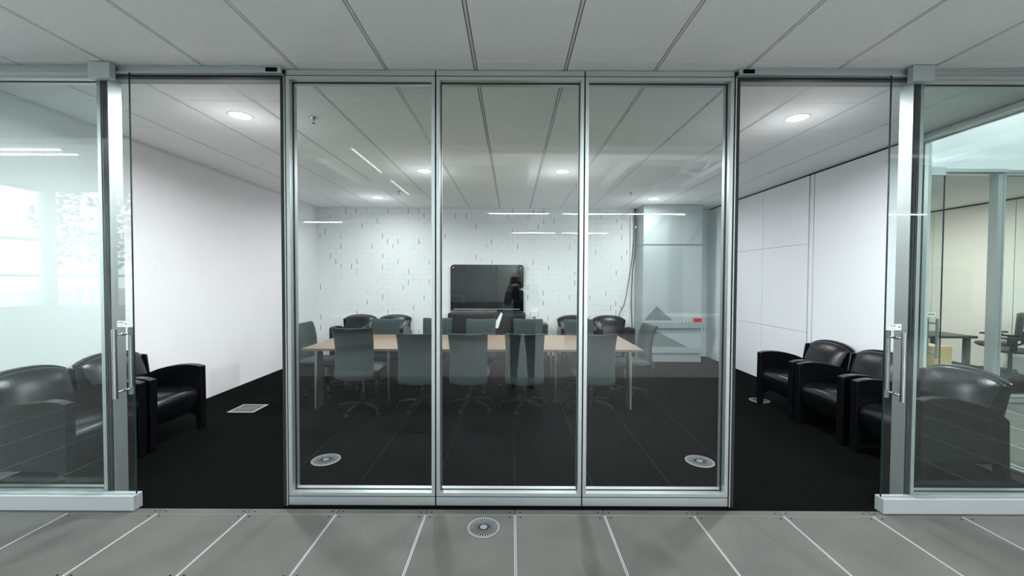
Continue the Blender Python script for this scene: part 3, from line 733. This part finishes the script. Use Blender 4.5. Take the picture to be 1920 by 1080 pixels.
# ------------------------------------------------------------------ display, cabinet and small things at the brick wall
d = empty('display_board', (-0.505, 8.20, 0), 0, 'black glossy glass display with rounded top corners on the brick wall', 'display')
k = MB(); hw, zb, zt, r_ = 0.735, 0.92, 1.857, 0.07
pts = [(-hw, zb), (hw, zb), (hw, 1.33), (hw-0.085, 1.37), (hw, 1.41)]
pts += [(hw-r_+r_*math.cos(a), zt-r_+r_*math.sin(a)) for a in [PI/2*i/6 for i in range(7)]]
pts += [(-hw+r_-r_*math.sin(a), zt-r_+r_*math.cos(a)) for a in [PI/2*i/6 for i in range(7)]]
k.prism(pts, 'y', -0.02, 0.0, 'blackglass'); k.build('glass_face', d)
k = MB(); k.prism([(x*1.012, (z-1.38)*1.012+1.38) for x, z in pts], 'y', 0.0, 0.025, 'alu_dark'); k.build('backing', d)
for sx in (-1, 1):
    k = MB(); k.lathe([(0, -0.028), (0.012, -0.028), (0.012, -0.02)], 'paint_white', 16, (sx*(hw-0.055), 0, zt-0.055), 'y'); k.build('fixing_screw', d)
MB().box((-hw+0.07, -0.045, 0.955), (hw-0.07, -0.02, 0.975), 'alu_dark').build('ledge', d)
MB().box((-0.6, 0.025, 1.0), (0.6, 0.08, 1.7), 'cabinet').build('wall_mount', d)
c = empty('media_cabinet', (-0.49, 8.06, 0), 0, 'black two-door cabinet standing under the black display', 'cabinet')
MB().box((-0.755, -0.2, 0.04), (0.755, 0.2, 0.90), 'cabinet').build('body', c, bevel=0.004)
for a, b in ((-0.75, -0.003), (0.003, 0.75)):
    dd = MB().box((a, -0.216, 0.06), (b, -0.201, 0.88), 'cabinet').build('door', c, bevel=0.002)
    hxp = -0.05 if a < -0.1 else 0.05
    MB().box((hxp-0.006, -0.235, 0.45), (hxp+0.006, -0.217, 0.60), 'alu_dark').build('handle', dd)
MB().box((-0.7, -0.17, 0.0), (0.7, 0.17, 0.04), 'rubber').build('plinth', c)
k = MB(); k.prism([(-0.10, 0.62), (0.015, 0.62), (0.10, 0.90), (0.07, 0.93)], 'y', -0.004, 0.004, 'paper')
tag(k.build('paper_sheet', loc=(-0.28, 7.838, 0)), 'pale sheet of paper leaning against the front of the black cabinet', 'paper')
e = empty('pedestal_unit', (0.50, 8.03, 0), 0, 'narrow black cabinet standing right of the media cabinet', 'cabinet')
MB().box((-0.20, -0.2, 0.02), (0.20, 0.2, 0.70), 'cabinet').build('body', e, bevel=0.004)
MB().box((-0.19, -0.214, 0.05), (0.19, -0.201, 0.68), 'cabinet').build('door', e, bevel=0.002)
e = empty('control_panel', (0.455, 8.26, 0.815), 0, 'small white control box on the brick wall right of the display', 'control box')
MB().box((-0.075, -0.035, -0.075), (0.075, 0.019, 0.11), 'paint_white').build('housing', e, bevel=0.008)
MB().box((-0.035, -0.038, -0.06), (0.035, -0.035, 0.0), 'grey_ink').build('label_area', e)

# whiteboard column
cx0, cx1, cy0 = 2.50, 3.62, 7.74
e = empty('whiteboard_column', ((cx0+cx1)/2, 8.02, 0), 0, 'pale column clad in glass writing boards, with marker trays, in the far right corner', 'column')
ox, oy = (cx0+cx1)/2, 8.02
def RB(mb, a, b, m): mb.box((a[0]-ox, a[1]-oy, a[2]), (b[0]-ox, b[1]-oy, b[2]), m); return mb
RB(MB(), (cx0+0.01, cy0+0.02, 0.0), (cx1-0.01, YW-0.002, H-0.002), 'board').build('shaft', e)
for nm, z0, z1 in (('glass_board', 0.16, 2.235), ('upper_board', 2.25, H-0.012)):
    RB(MB(), (cx0, cy0, z0), (cx1, cy0+0.018, z1), 'board').build(nm, e, bevel=0.002)
    RB(MB(), (cx0, cy0+0.022, z0), (cx0+0.009, YW-0.004, z1), 'board').build('side_board', e, bevel=0.001)
RB(MB(), (cx0-0.004, cy0-0.006, 2.232), (cx1+0.004, cy0+0.01, 2.252), 'alu_dark').build('joint_strip', e)
RB(RB(MB(), (cx0-0.03, cy0-0.085, 0.70), (cx1+0.06, cy0-0.001, 0.765), 'tray'), (cx0-0.03, cy0-0.095, 0.655), (cx1+0.06, cy0-0.085, 0.775), 'tray').build('marker_tray', e, bevel=0.002)
RB(MB(), (cx0-0.03, cy0-0.07, 0.18), (cx1+0.06, cy0-0.001, 0.285), 'tray').build('lower_rail', e, bevel=0.002)
RB(MB(), (cx0-0.01, cy0-0.02, 0.003), (cx1, cy0-0.001, 0.15), 'tray').build('base_board', e, bevel=0.002)
def colpt(px, py):   # a point of the column's face seen at this pixel, in the column's own frame
    return ((px-960)*cy0/F-ox, CAMZ-(py+ (960-px)*0.0042-522)*cy0/F)
def deco(pl, m, y=0.0012):  # flat shapes on the board face, darker than the board
    k = MB(); k.prism([colpt(*p) for p in pl], 'y', cy0-oy-y, cy0-oy-0.0003, m); return k
dk = deco([(1208, 601), (1232, 574), (1262, 601)], 'dark_shape'); dk.build('board_shape', e)
deco([(1207, 652), (1207, 622), (1222, 616), (1292, 652)], 'dark_shape').build('board_shape', e)
deco([(1252, 601), (1252, 394), (1280, 394), (1280, 601)], 'grey_shape', 0.0008).build('board_shape', e)
deco([(1206, 452), (1206, 446), (1252, 394), (1252, 408)], 'grey_shape', 0.0010).build('board_shape', e)
deco([(1286, 458), (1314, 410), (1314, 428), (1296, 458)], 'grey_shape', 0.0012).build('board_shape', e)
mk = None
for i, (px, c_) in enumerate(((1271, 'ink'), (1277, 'ink'), (1284, 'ink'), (1291, 'ink'), (1297, 'ink'))):
    x = (px-960)*7.69/F
    if mk is None:
        mk = empty('marker', (x, 7.69, 0.7655), 0, 'dry-wipe marker lying on the column tray left of the red eraser', 'marker', 'dry-wipe markers on the column tray')
        MB().tube([(0, -0.03, 0.009), (0, 0.03, 0.009)], 0.0088, 'paint_white', 10).build('barrel', mk)
        MB().tube([(0, -0.0305, 0.009), (0, -0.032, 0.009)], 0.0086, 'ink', 10).build('cap', mk)
    else: dup(mk, (x, 7.69, 0.7655), 0)
tag(MB().box((-0.065, -0.025, 0), (0.065, 0.025, 0.078), 'red').build('board_eraser', loc=((1309.5-960)*7.69/F, 7.692, 0.7655), bevel=0.004), 'red eraser block standing on the column tray', 'eraser')
# conduit and cables left of the column
X_ = 2.42
tag(MB().tube([(X_, 8.245, 0.35), (X_, 8.245, 2.99)], 0.028, 'paint_white', 12).build('conduit_pipe'), 'white vertical pipe at the corner between brick wall and column', 'pipe')
def cable(pts, r, lab, m='rubber'):
    # smooth path through the points
    P = [Vector(p) for p in pts]; out = []
    for i in range(len(P)-1):
        p0, p1, p2, p3 = P[max(i-1,0)], P[i], P[i+1], P[min(i+2, len(P)-1)]
        for t in [j/8 for j in range(8)]:
            out.append(0.5*((2*p1)+(-p0+p2)*t+(2*p0-5*p1+4*p2-p3)*t*t+(-p0+3*p1-3*p2+p3)*t**3))
    out.append(P[-1])
    return tag(MB().tube(out, r, m, 8).build('cable'), lab, 'cable', 'cables hanging beside the column')
cable([(2.465, 8.19, 3.0), (2.45, 8.19, 2.4), (2.41, 8.19, 1.9), (2.36, 8.19, 1.55), (2.28, 8.19, 1.1), (2.17, 8.19, 0.85), (2.14, 8.19, 0.60)], 0.007, 'black cable bowing out to the left beside the column')
cable([(2.478, 8.175, 3.0), (2.478, 8.175, 2.2), (2.43, 8.175, 1.7), (2.41, 8.175, 1.1), (2.44, 8.175, 0.5)], 0.008, 'black cable hanging straight down beside the column')
tag(MB().box((-0.014, -0.01, -0.02), (0.014, 0.01, 0.025), 'paint_white').build('cable_clip', loc=(2.474, 8.16, 2.62)), 'tiny white clip holding the cables beside the column', 'clip')

# ------------------------------------------------------------------ second corridor and room to the right
Y2 = 5.2
module('window_7', 1.4, (6.27, Y2, 0), label='glass panel of the neighbouring room with office chairs behind it', mat_='alu')
module('window_8', 1.2, (7.67, Y2, 0), label='outermost glass panel of the neighbouring room', mat_='alu')
fr = empty('trim_6', (5.60, Y2, 0), 0, 'door frame of the neighbouring glass-fronted room', 'door frame', None, 'structure')
MB().box((0.60, 0, 0.0), (0.667, 0.1, H), 'alu').build('door_post', fr)
MB().box((-1.42, 0, 2.94), (0.60, 0.1, H-0.001), 'alu').build('header', fr)
MB().box((-0.50, -0.05, 2.955), (0.667, -0.01, 2.995), 'alu_pale').build('track', fr)
d = empty('door_3', (4.86, Y2-0.045, 0), 0, 'sliding glass door of the neighbouring room with ladder pull handle', 'sliding door', None, 'structure')
MB().box((-0.72, -0.005, 0.1), (0.60, 0.005, 2.97), 'leafglass').build('glass_leaf', d)
MB().box((0.60, -0.007, 0.1), (0.607, 0.007, 2.97), 'edge').build('edge_seal', d)
MB().box((-0.72, -0.03, 0.005), (0.607, 0.03, 0.10), 'alu_pale').build('bottom_rail', d)
MB().box((0.38, -0.06, 2.90), (0.56, -0.01, 2.998), 'alu_pale').build('hanger_block', d)
h = bpy.data.objects.new('pull_handle', None); C.objects.link(h); h.parent = d; h.location = (0.50, 0, 0)
for yy in (-0.06, 0.06):
    MB().tube([(0, yy, 0.60), (0, yy, 1.10)], 0.015, 'alu_dark', 14).build('grip_tube', h)
for zz in (0.66, 1.04):
    MB().tube([(0, -0.06, zz), (0, 0.06, zz)], 0.008, 'alu_dark', 10).build('standoff', h)
MB().box((0.42, -0.0065, 1.13), (0.53, -0.0052, 1.175), 'paper').box((0.43, -0.0075, 1.14), (0.52, -0.0065, 1.165), 'grey_ink').build('door_sticker', d)
tag(MB().box((4.1, Y2+0.03, H), (12, Y2+0.15, HH), 'white').build('wall_bulkhead'), 'white wall above the glass front of the neighbouring room', 'wall', kind='structure')
mb = MB(); mb.box((4.1, Y2+0.02, -0.04), (8.7, 10.2, 0.001), 'carpet'); tag(mb.build('floor_neighbour'), 'dark carpet floor of the neighbouring room', 'floor', kind='structure')
mb = MB()
for y0, y1 in ((5.3, 6.95), (6.95, 8.3), (8.3, 9.3)): mb.box((8.6, y0+0.005, 0.01), (8.63, y1-0.005, H-0.03), 'cream')
mb.box((8.63, 5.3, 0), (8.7, 10.2, H+0.02), 'void'); mb.box((4.1, 9.3, 0), (8.6, 9.4, H+0.02), 'cream')
tag(mb.build('wall_neighbour'), 'cream panelled wall of the neighbouring room', 'wall', kind='structure')
mb = MB(); mb.box((4.1, Y2+0.1, H), (8.7, 9.4, H+0.05), 'tile'); tag(mb.build('ceiling_neighbour'), 'ceiling of the neighbouring room', 'ceiling', kind='structure')
MBx = MB().box((XR+0.10, 4.03, 0), (XR+0.16, 9.4, H+0.05), 'white'); tag(MBx.build('wall_divider'), 'outer face of the folding wall toward the neighbouring room', 'wall', kind='structure')
e = empty('ceiling_lamp', (6.6, 7.2, H), 0, 'warm round ceiling lamp of the neighbouring room', 'ceiling light')
MB().lathe([(0, -0.03), (0.15, -0.03), (0.17, 0)], 'lamp', 24).build('diffuser', e)
wl = bpy.data.lights.new('warm_beam', 'AREA'); wl.shape = 'DISK'; wl.size = 0.5; wl.energy = WARM_W; wl.color = (1.0, 0.90, 0.84)
wo = bpy.data.objects.new('glow', wl); C.objects.link(wo); wo.parent = e; wo.location = (0, 0, -0.05)
t = empty('desk', (7.2, 7.2, 0), 0, 'dark-topped desk in the neighbouring room, seen through the right glass', 'desk')
MB().box((-0.9, -0.35, 0.60), (0.70, 0.35, 0.64), 'dtop').build('desktop', t)
for x in (-0.8, 0.60):
    for y in (-0.27, 0.27): MB().box((x-0.035, y-0.035, 0), (x+0.035, y+0.035, 0.60), 'dtop').build('leg', t)
e = empty('wood_cabinet', (6.05, 7.25, 0), 0, 'small pale wooden cabinet standing behind the neighbouring door handle', 'cabinet')
e.location = (6.40, 6.2, 0)
MB().box((-0.14, -0.2, 0.0), (0.14, 0.2, 0.60), 'kraft').build('body', e, bevel=0.003); MB().box((-0.13, -0.212, 0.04), (0.13, -0.2, 0.57), 'kraft').build('door', e, bevel=0.002)
def task_chair(x, y, rz, lab):
    r = empty('task_chair', (x, y, 0), rz, lab, 'chair', 'office chairs in the neighbouring room')
    k = MB(); k.lathe([(0, -0.04), (0.18, -0.035), (0.235, 0.0), (0.22, 0.03), (0, 0.035)], 'greychair', 24, (0, 0, 0.50)); k.build('seat', r)
    k = MB(); k.poly([(x_, -0.24 - 0.05*(z-0.55) - 0.05*(1-(x_/0.24)**2), z) for z in (0.60, 0.75, 0.9, 1.05) for x_ in (-0.2, -0.12, 0, 0.12, 0.2)], [(a*5+b, a*5+b+1, a*5+b+6, a*5+b+5) for a in range(3) for b in range(4)], 'greychair', True)
    o = k.build('backrest', r); s_ = o.modifiers.new('s', 'SOLIDIFY'); s_.thickness = 0.04
    for s in (-1, 1):
        a = MB().box((s*0.27-0.035, -0.12, 0.69), (s*0.27+0.035, 0.14, 0.715), 'plastic').box((s*0.255-0.015, -0.05, 0.50), (s*0.255+0.015, 0.02, 0.69), 'plastic').build('armrest', r, bevel=0.006)
    MB().tube([(0, 0, 0.07), (0, 0, 0.47)], [0.03, 0.022], 'plastic', 12).build('column', r)
    MB().tube([(0, -0.2, 0.49), (0, -0.3, 0.55), (0, -0.29, 0.75)], 0.02, 'plastic', 8).build('back_bar', r)
    k = MB()
    for n in range(5):
        a = n*2*PI/5+0.4; k.tube([(0, 0, 0.1), (0.3*math.cos(a), 0.3*math.sin(a), 0.07)], [0.025, 0.015], 'plastic', 8)
    k.build('star_base', r)
    for n in range(5):
        a = n*2*PI/5+0.4; MB().tube([(0.3*math.cos(a)-0.02, 0.3*math.sin(a), 0.028), (0.3*math.cos(a)+0.02, 0.3*math.sin(a), 0.028)], 0.027, 'plastic', 12).build('caster', r)
task_chair(7.78, 6.30, 0.75, 'grey task chair with armrests at the right edge of the picture, in the neighbouring room')
task_chair(8.22, 6.88, 0.6, 'grey task chair farther back in the neighbouring room, behind the nearer one')

# ------------------------------------------------------------------ open office behind the camera (seen mirrored in the glass)
mb = MB(); mb.box((-7.2, 1.40, H-0.04), (4.08, 1.478, HH), 'white')
tag(mb.build('wall_soffit'), 'white soffit edge of the low corridor ceiling', 'wall', kind='structure')
mb = MB(); mb.box((-7.3, YF, 0), (XL-0.12, YF+0.1, H), 'white'); tag(mb.build('wall_front_left'), 'white wall left of the meeting room front', 'wall', kind='structure')
mb = MB(); mb.box((12, -6, 0), (12.1, 10, HH), 'greywall'); mb.box((8.7, 5.3, 0), (12, 5.4, H), 'white'); tag(mb.build('wall_far_right'), 'right end wall of the open office', 'wall', kind='structure')
mb = MB(); mb.box((-7.3, -6.1, HH), (12, 1.478, HH+0.1), 'beam'); mb.box((4.08, 1.478, HH), (12, Y2+0.15, HH+0.1), 'beam'); tag(mb.build('ceiling_high'), 'white high ceiling of the open office', 'ceiling', kind='structure')
zs0, zs1 = 1.10, 2.93
# left side wall with windows, alcove wall behind, and the wall running back from it
mb = MB()
def wallx(x0, x1, yr, ops, zt):     # wall along y with openings
    p = yr[0]
    mb.box((x0, yr[0], 0), (x1, yr[1], zs0), 'officewall'); mb.box((x0, yr[0], zs1), (x1, yr[1], zt), 'officewall')
    for a, b in ops: mb.box((x0, p, zs0), (x1, a, zs1), 'officewall'); p = b
    mb.box((x0, p, zs0), (x1, yr[1], zs1), 'officewall')
wallx(-7.3, -7.2, (-0.8, YF), [(-0.65, 1.0), (1.15, 2.7)], HH)
tag(mb.build('wall_far_left'), 'white window wall at the left end of the corridor', 'wall', kind='structure')
mb = MB()
wo_ = [(-7.05, -6.25), (-6.12, -5.25)]
mb.box((-7.2, -0.8, 0), (-5.0, -0.7, zs0), 'officewall'); mb.box((-7.2, -0.8, zs1), (-5.0, -0.7, HH), 'officewall')
p_ = -7.2
for a, b in wo_: mb.box((p_, -0.8, zs0), (a, -0.7, zs1), 'officewall'); p_ = b
mb.box((p_, -0.8, zs0), (-5.0, -0.7, zs1), 'officewall'); mb.box((-5.1, -6, 0), (-5.0, -0.8, HH), 'greywall')
tag(mb.build('wall_alcove'), 'white wall with windows left behind the camera', 'wall', kind='structure')
mb = MB(); mb.box((-5.1, -6.1, 0), (12, -6.0, 0.9), 'greywall'); mb.box((-5.1, -6.1, 0.9), (12, -6.0, HH), 'officewall')
tag(mb.build('wall_rear'), 'grey rear wall of the open office', 'wall', kind='structure')
def winframe(n, axis, c, a, b):
    k = MB()
    def bx(u0, u1, z0, z1):
        if axis == 'y': k.box((c-0.03, u0, z0), (c+0.03, u1, z1), 'alu')
        else: k.box((u0, c-0.03, z0), (u1, c+0.03, z1), 'alu')
    bx(a, b, zs0, zs0+0.05); bx(a, b, zs1-0.05, zs1); bx(a, a+0.05, zs0+0.05, zs1-0.05); bx(b-0.05, b, zs0+0.05, zs1-0.05)
    m_ = (a+b)/2; bx(m_-0.02, m_+0.02, zs0+0.05, zs1-0.05); bx(a+0.05, m_-0.02, 1.58, 1.62); bx(m_+0.02, b-0.05, 1.58, 1.62); bx(a+0.05, m_-0.02, 2.12, 2.16); bx(m_+0.02, b-0.05, 2.12, 2.16)
    tag(k.build('window_%d' % n), 'office window with grey mullions left behind the camera', 'window', kind='structure')
winframe(9, 'y', -7.25, -0.65, 1.0); winframe(10, 'y', -7.25, 1.15, 2.7)
winframe(11, 'x', -0.75, -7.05, -6.25); winframe(12, 'x', -0.75, -6.12, -5.25)
mb = MB(); mb.box((-60, -60, -0.3), (-7.3, 60, -0.2), 'ground'); mb.box((-7.3, -60, -0.3), (60, -6.1, -0.2), 'ground'); mb.box((-7.3, -6.1, -0.3), (-5.1, -0.8, -0.2), 'ground'); tag(mb.build('ground'), 'paved ground outside the office windows', 'ground', kind='structure')
# roof beams and diagonals
bm_ = empty('roof_truss', (0, 0, 4.3), 0, 'white steel roof truss reflected in the glass', 'roof truss', 'roof trusses of the open office')
k = MB(); k.box((-0.12, -5.98, 0.30), (0.12, 1.38, 0.46), 'beam'); k.build('top_chord', bm_)
k = MB(); k.box((-0.10, -5.98, -0.12), (0.10, 1.38, 0.0), 'beam'); k.build('bottom_chord', bm_)
k = MB()
for i in range(8):
    y0 = -5.9 + i*0.9; a, b = (-0.01, 0.31) if i % 2 else (0.31, -0.01)
    k.tube([(0, y0, a), (0, y0+0.9, b)], 0.045, 'beam', 8)
k.build('diagonals', bm_)
for n, (x, y) in enumerate(((-4.2, 0), (-2.1, 0), (0.5, 0), (2.6, 0), (4.9, 0), (6.0, 3.75), (8.0, 3.75), (10.0, 3.75))):
    if n == 0: bm_.location.x = x
    else: dup(bm_, (x, y, 4.3 if y == 0 else 3.95))
tag(MB().tube([(4.2, 3.9, 3.7), (11.9, 3.9, 3.7)], 0.13, 'beam', 16).build('air_duct'), 'white round air duct above the second corridor, seen through the far-right glass', 'air duct')
tag(MB().tube([(-4.95, -2.2, 4.05), (11.9, -2.2, 4.05)], 0.16, 'beam', 16).build('air_duct'), 'white round air duct under the high ceiling, reflected in the glass', 'air duct')
# linear pendants
pn = empty('pendant_lamp', (0, 0, 0), 0, 'slim linear pendant lamp reflected in the glass', 'pendant lamp', 'linear pendant lamps of the open office')
MB().box((-0.62, -0.016, 0.012), (0.62, 0.016, 0.05), 'paint_white').build('housing', pn)
MB().box((-0.61, -0.014, 0.0), (0.61, 0.014, 0.011), 'tube').build('diffuser', pn)
for s in (-0.5, 0.5): MB().tube([(s, 0, 0.06), (s, 0, 1.85)], 0.004, 'paint_white', 6).build('suspension_cable', pn)
pl = bpy.data.lights.new('pendant_glow', 'AREA'); pl.shape = 'RECTANGLE'; pl.size = 1.2; pl.size_y = 0.026; pl.energy = PENDANT_W; pl.color = (0.94, 0.98, 1.0)
lo = bpy.data.objects.new('glow', pl); C.objects.link(lo); lo.parent = pn; lo.location = (0, 0, -0.004)
lo = bpy.data.objects.new('added_up_fill', pl); C.objects.link(lo); lo.parent = pn; lo.location = (0, 0, 0.07); lo.rotation_euler.x = PI  # upward light added to each pendant to brighten the ceilings
pl_dim = pl.copy(); pl_dim.energy = 1.2
PN = [(-0.15+0.3, -2.7, 2.92, 0), (1.65, -2.7, 2.92, 0), (2.95, -2.7, 2.92, 0), (-4.7, -4.1, 2.92, 0), (0.6, -5.6, 2.85, 0), (2.0, -5.6, 2.85, 0), (-2.07, -0.2, 3.25, PI/2), (-2.07, -1.9, 3.25, PI/2), (-6.0, 0.6, 3.1, 0), (8.0, -3.0, 2.95, 0), (6.9, 2.6, 3.2, 0)]
for n, (x, y, z, a) in enumerate(PN):
    if n == 0: pn.location = (x, y, z)
    else:
        q_ = dup(pn, (x, y, z), a)
        if a and x < 0:
            for ch in q_.children:
                if ch.type == 'LIGHT': ch.data = pl_dim
# desks behind the camera
dk = empty('office_desk', (-3.2, -3.6, 0), 0, 'white office desk reflected in the glass', 'desk', 'desks of the open office')
MB().box((-0.8, -0.4, 0.71), (0.8, 0.4, 0.74), 'deskwhite').build('desktop', dk)
for sx in (-1, 1):
    for sy in (-1, 1): MB().box((sx*0.76-0.02, sy*0.36-0.02, 0), (sx*0.76+0.02, sy*0.36+0.02, 0.71), 'alu').build('leg', dk)
for x, y in ((-1.2, -4.9), (4.5, -4.0), (6.5, -4.0)): dup(dk, (x, y, 0))
# trees outside
def tree(x, y, h, seed):
    rnd = random.Random(seed)
    r = empty('tree', (x, y, -0.1), 0, 'leafy green tree outside the office windows', 'tree', 'trees outside the office windows')
    k = MB(); k.tube([(0, 0, 0), (0.05, 0, h*0.3), (0, 0.05, h*0.6)], [0.12, 0.09, 0.05], 'bark', 8); k.build('trunk', r)
    k = MB()
    for i in range(900):
        a, b, q = rnd.uniform(0, 2*PI), rnd.uniform(-1, 1), rnd.uniform(0.3, 1)**0.5
        R_ = h*0.30*q; c = Vector((R_*math.cos(a)*math.sqrt(1-b*b), R_*math.sin(a)*math.sqrt(1-b*b), h*0.68+R_*b*1.1))
        u = Vector((rnd.uniform(-1,1), rnd.uniform(-1,1), rnd.uniform(-1,1))).normalized()*0.11; v = u.orthogonal().normalized()*0.06
        k.poly([c-u, c-v, c+u, c+v], [(0,1,2,3)], 'leaf')
    k.build('foliage', r)
tree(-7.6, -3.9, 4.4, 1); tree(-11.6, -1.0, 5.0, 2); tree(-11.0, -5.5, 5.0, 3); tree(-11.8, 3.4, 4.6, 4)

# ------------------------------------------------------------------ photographer reflected in the glass
def skin_mesh(name, joints, edges, m, parent, sub=2):
    me = bpy.data.meshes.new(name); me.from_pydata([j[:3] for j in joints], edges, []); me.materials.append(M[m])
    o = bpy.data.objects.new(name, me); C.objects.link(o); o.parent = parent
    s = o.modifiers.new('skin', 'SKIN'); s.use_smooth_shade = True
    for i, j in enumerate(joints):
        sv = me.skin_vertices[0].data[i]; rr = j[3]; sv.radius = rr if isinstance(rr, tuple) else (rr, rr)
    me.skin_vertices[0].data[0].use_root = True
    if sub: q = o.modifiers.new('sub', 'SUBSURF'); q.levels = sub; q.render_levels = sub
    return o
P = empty('person', (0.16, -0.33, 0), 0, 'person in dark clothes holding a camera, reflected in the glass', 'person')
J = [(0, 0, 0.96, (0.15, 0.11)), (0, 0, 1.12, (0.135, 0.10)), (0, 0, 1.30, (0.16, 0.11)), (0, 0, 1.42, (0.12, 0.09)), (0, 0.0, 1.50, 0.055), (0, 0.02, 1.56, 0.052),
     (0, 0.03, 1.62, (0.07, 0.085)), (0, 0.025, 1.70, (0.072, 0.09)), (0, 0.02, 1.76, (0.05, 0.06)),
     (-0.17, 0, 1.42, 0.06), (-0.24, 0.05, 1.20, 0.045), (-0.20, 0.16, 1.42, 0.034), (-0.19, 0.185, 1.49, 0.027),
     (0.17, 0, 1.42, 0.06), (0.24, 0.05, 1.20, 0.045), (0.02, 0.17, 1.42, 0.034), (-0.04, 0.185, 1.49, 0.027),
     (-0.10, 0, 0.90, 0.095), (-0.12, 0.01, 0.50, 0.06), (-0.13, -0.02, 0.10, 0.042), (-0.13, 0.08, 0.04, 0.035), (-0.13, 0.14, 0.035, 0.028),
     (0.10, 0, 0.90, 0.095), (0.12, 0.01, 0.50, 0.06), (0.13, -0.02, 0.10, 0.042), (0.13, 0.08, 0.04, 0.035), (0.13, 0.14, 0.035, 0.028)]
E = [(0,1),(1,2),(2,3),(3,4),(4,5),(5,6),(6,7),(7,8),(3,9),(9,10),(10,11),(11,12),(3,13),(13,14),(14,15),(15,16),(0,17),(17,18),(18,19),(19,20),(20,21),(0,22),(22,23),(23,24),(24,25),(25,26)]
skin_mesh('body', J, E, 'skin', P)
JJ = [(x, y, z, (r[0]+0.012, r[1]+0.012) if isinstance(r, tuple) else r+0.012) for (x, y, z, r) in J]
skin_mesh('jacket', [JJ[i] for i in (1,2,3,9,10,11,13,14,15)] + [(0, 0, 1.0, (0.175, 0.135)), (0, 0, 0.90, (0.175, 0.14))], [(0,1),(1,2),(2,3),(3,4),(4,5),(2,6),(6,7),(7,8),(0,9),(9,10)], 'cloth', P)
skin_mesh('trousers', [JJ[i] for i in (0,17,18,19,22,23,24)] + [(-0.13, -0.01, 0.05, 0.058), (0.13, -0.01, 0.05, 0.058)], [(0,1),(1,2),(2,3),(0,4),(4,5),(5,6),(3,7),(6,8)], 'denim', P)
for s in (-1, 1): skin_mesh('shoe', [(s*0.13, -0.05, 0.05, 0.05), (s*0.13, 0.05, 0.045, 0.045), (s*0.13, 0.16, 0.038, 0.036)], [(0,1),(1,2)], 'plastic', P)
k = MB()
k.lathe([(0.0, 0.115), (0.05, 0.105), (0.082, 0.07), (0.09, 0.02), (0.085, -0.03), (0.07, -0.05)], 'hair', 20, (0, -0.008, 1.70)); k.build('hair', P)
k = MB(); k.tube([(0, 0.105, 1.69), (0, 0.135, 1.655), (0, 0.112, 1.645)], [0.010, 0.014, 0.010], 'skin', 8); k.build('nose', P)
k = MB(); k.box((-0.025, 0.108, 1.612), (0.025, 0.118, 1.619), 'red'); k.build('mouth', P)
for s in (-1, 1):
    k = MB(); k.lathe([(0, 0.10), (0.011, 0.108), (0.008, 0.118), (0, 0.12)], 'paint_white', 12, (s*0.032, 0, 1.69), 'y'); e_ = k.build('eye', P); MB().lathe([(0, 0.118), (0.0055, 0.1185), (0.0045, 0.1215), (0, 0.122)], 'hair', 12, (s*0.032, 0, 1.69), 'y').build('pupil', e_)
    k = MB(); k.lathe([(0, -0.006), (0.028, -0.004), (0.03, 0.006), (0, 0.008)], 'skin', 14, (s*0.082, 0.01, 1.67), 'x'); k.build('ear', P)
for cxh, s in ((-0.19, 1), (-0.04, -1)):
    base = (cxh, 0.185, 1.49, 0.026)
    js = [base, (cxh+s*0.005, 0.20, 1.53, 0.024)]; es = [(0, 1)]
    for f in range(4):
        i = len(js); dz = 0.012 + f*0.019; ln = (0.95, 1.05, 1.0, 0.8)[f]
        js += [(cxh+s*0.012, 0.215, 1.515+dz, 0.010), (cxh+s*0.02, 0.215+0.03*ln, 1.515+dz+0.003, 0.0088), (cxh+s*0.035, 0.215+0.045*ln, 1.515+dz+0.002, 0.008)]; es += [(1, i), (i, i+1), (i+1, i+2)]
    i = len(js); js += [(cxh+s*0.03, 0.185, 1.525, 0.011), (cxh+s*0.045, 0.175, 1.55, 0.0095)]; es += [(1, i), (i, i+1)]
    skin_mesh('hand', js, es, 'skin', P, 1)
cm = empty('photo_camera', (0.055, -0.062, 1.56), 0, 'black photo camera held up in both hands, reflected in the glass', 'camera')
MB().box((-0.07, -0.03, -0.045), (0.07, 0.02, 0.05), 'plastic').build('body', cm, bevel=0.008)
MB().lathe([(0.0, 0.02), (0.036, 0.02), (0.036, 0.055), (0.03, 0.055), (0.028, 0.05), (0, 0.05)], 'plastic', 24, (0, 0, 0), 'y').build('lens', cm)
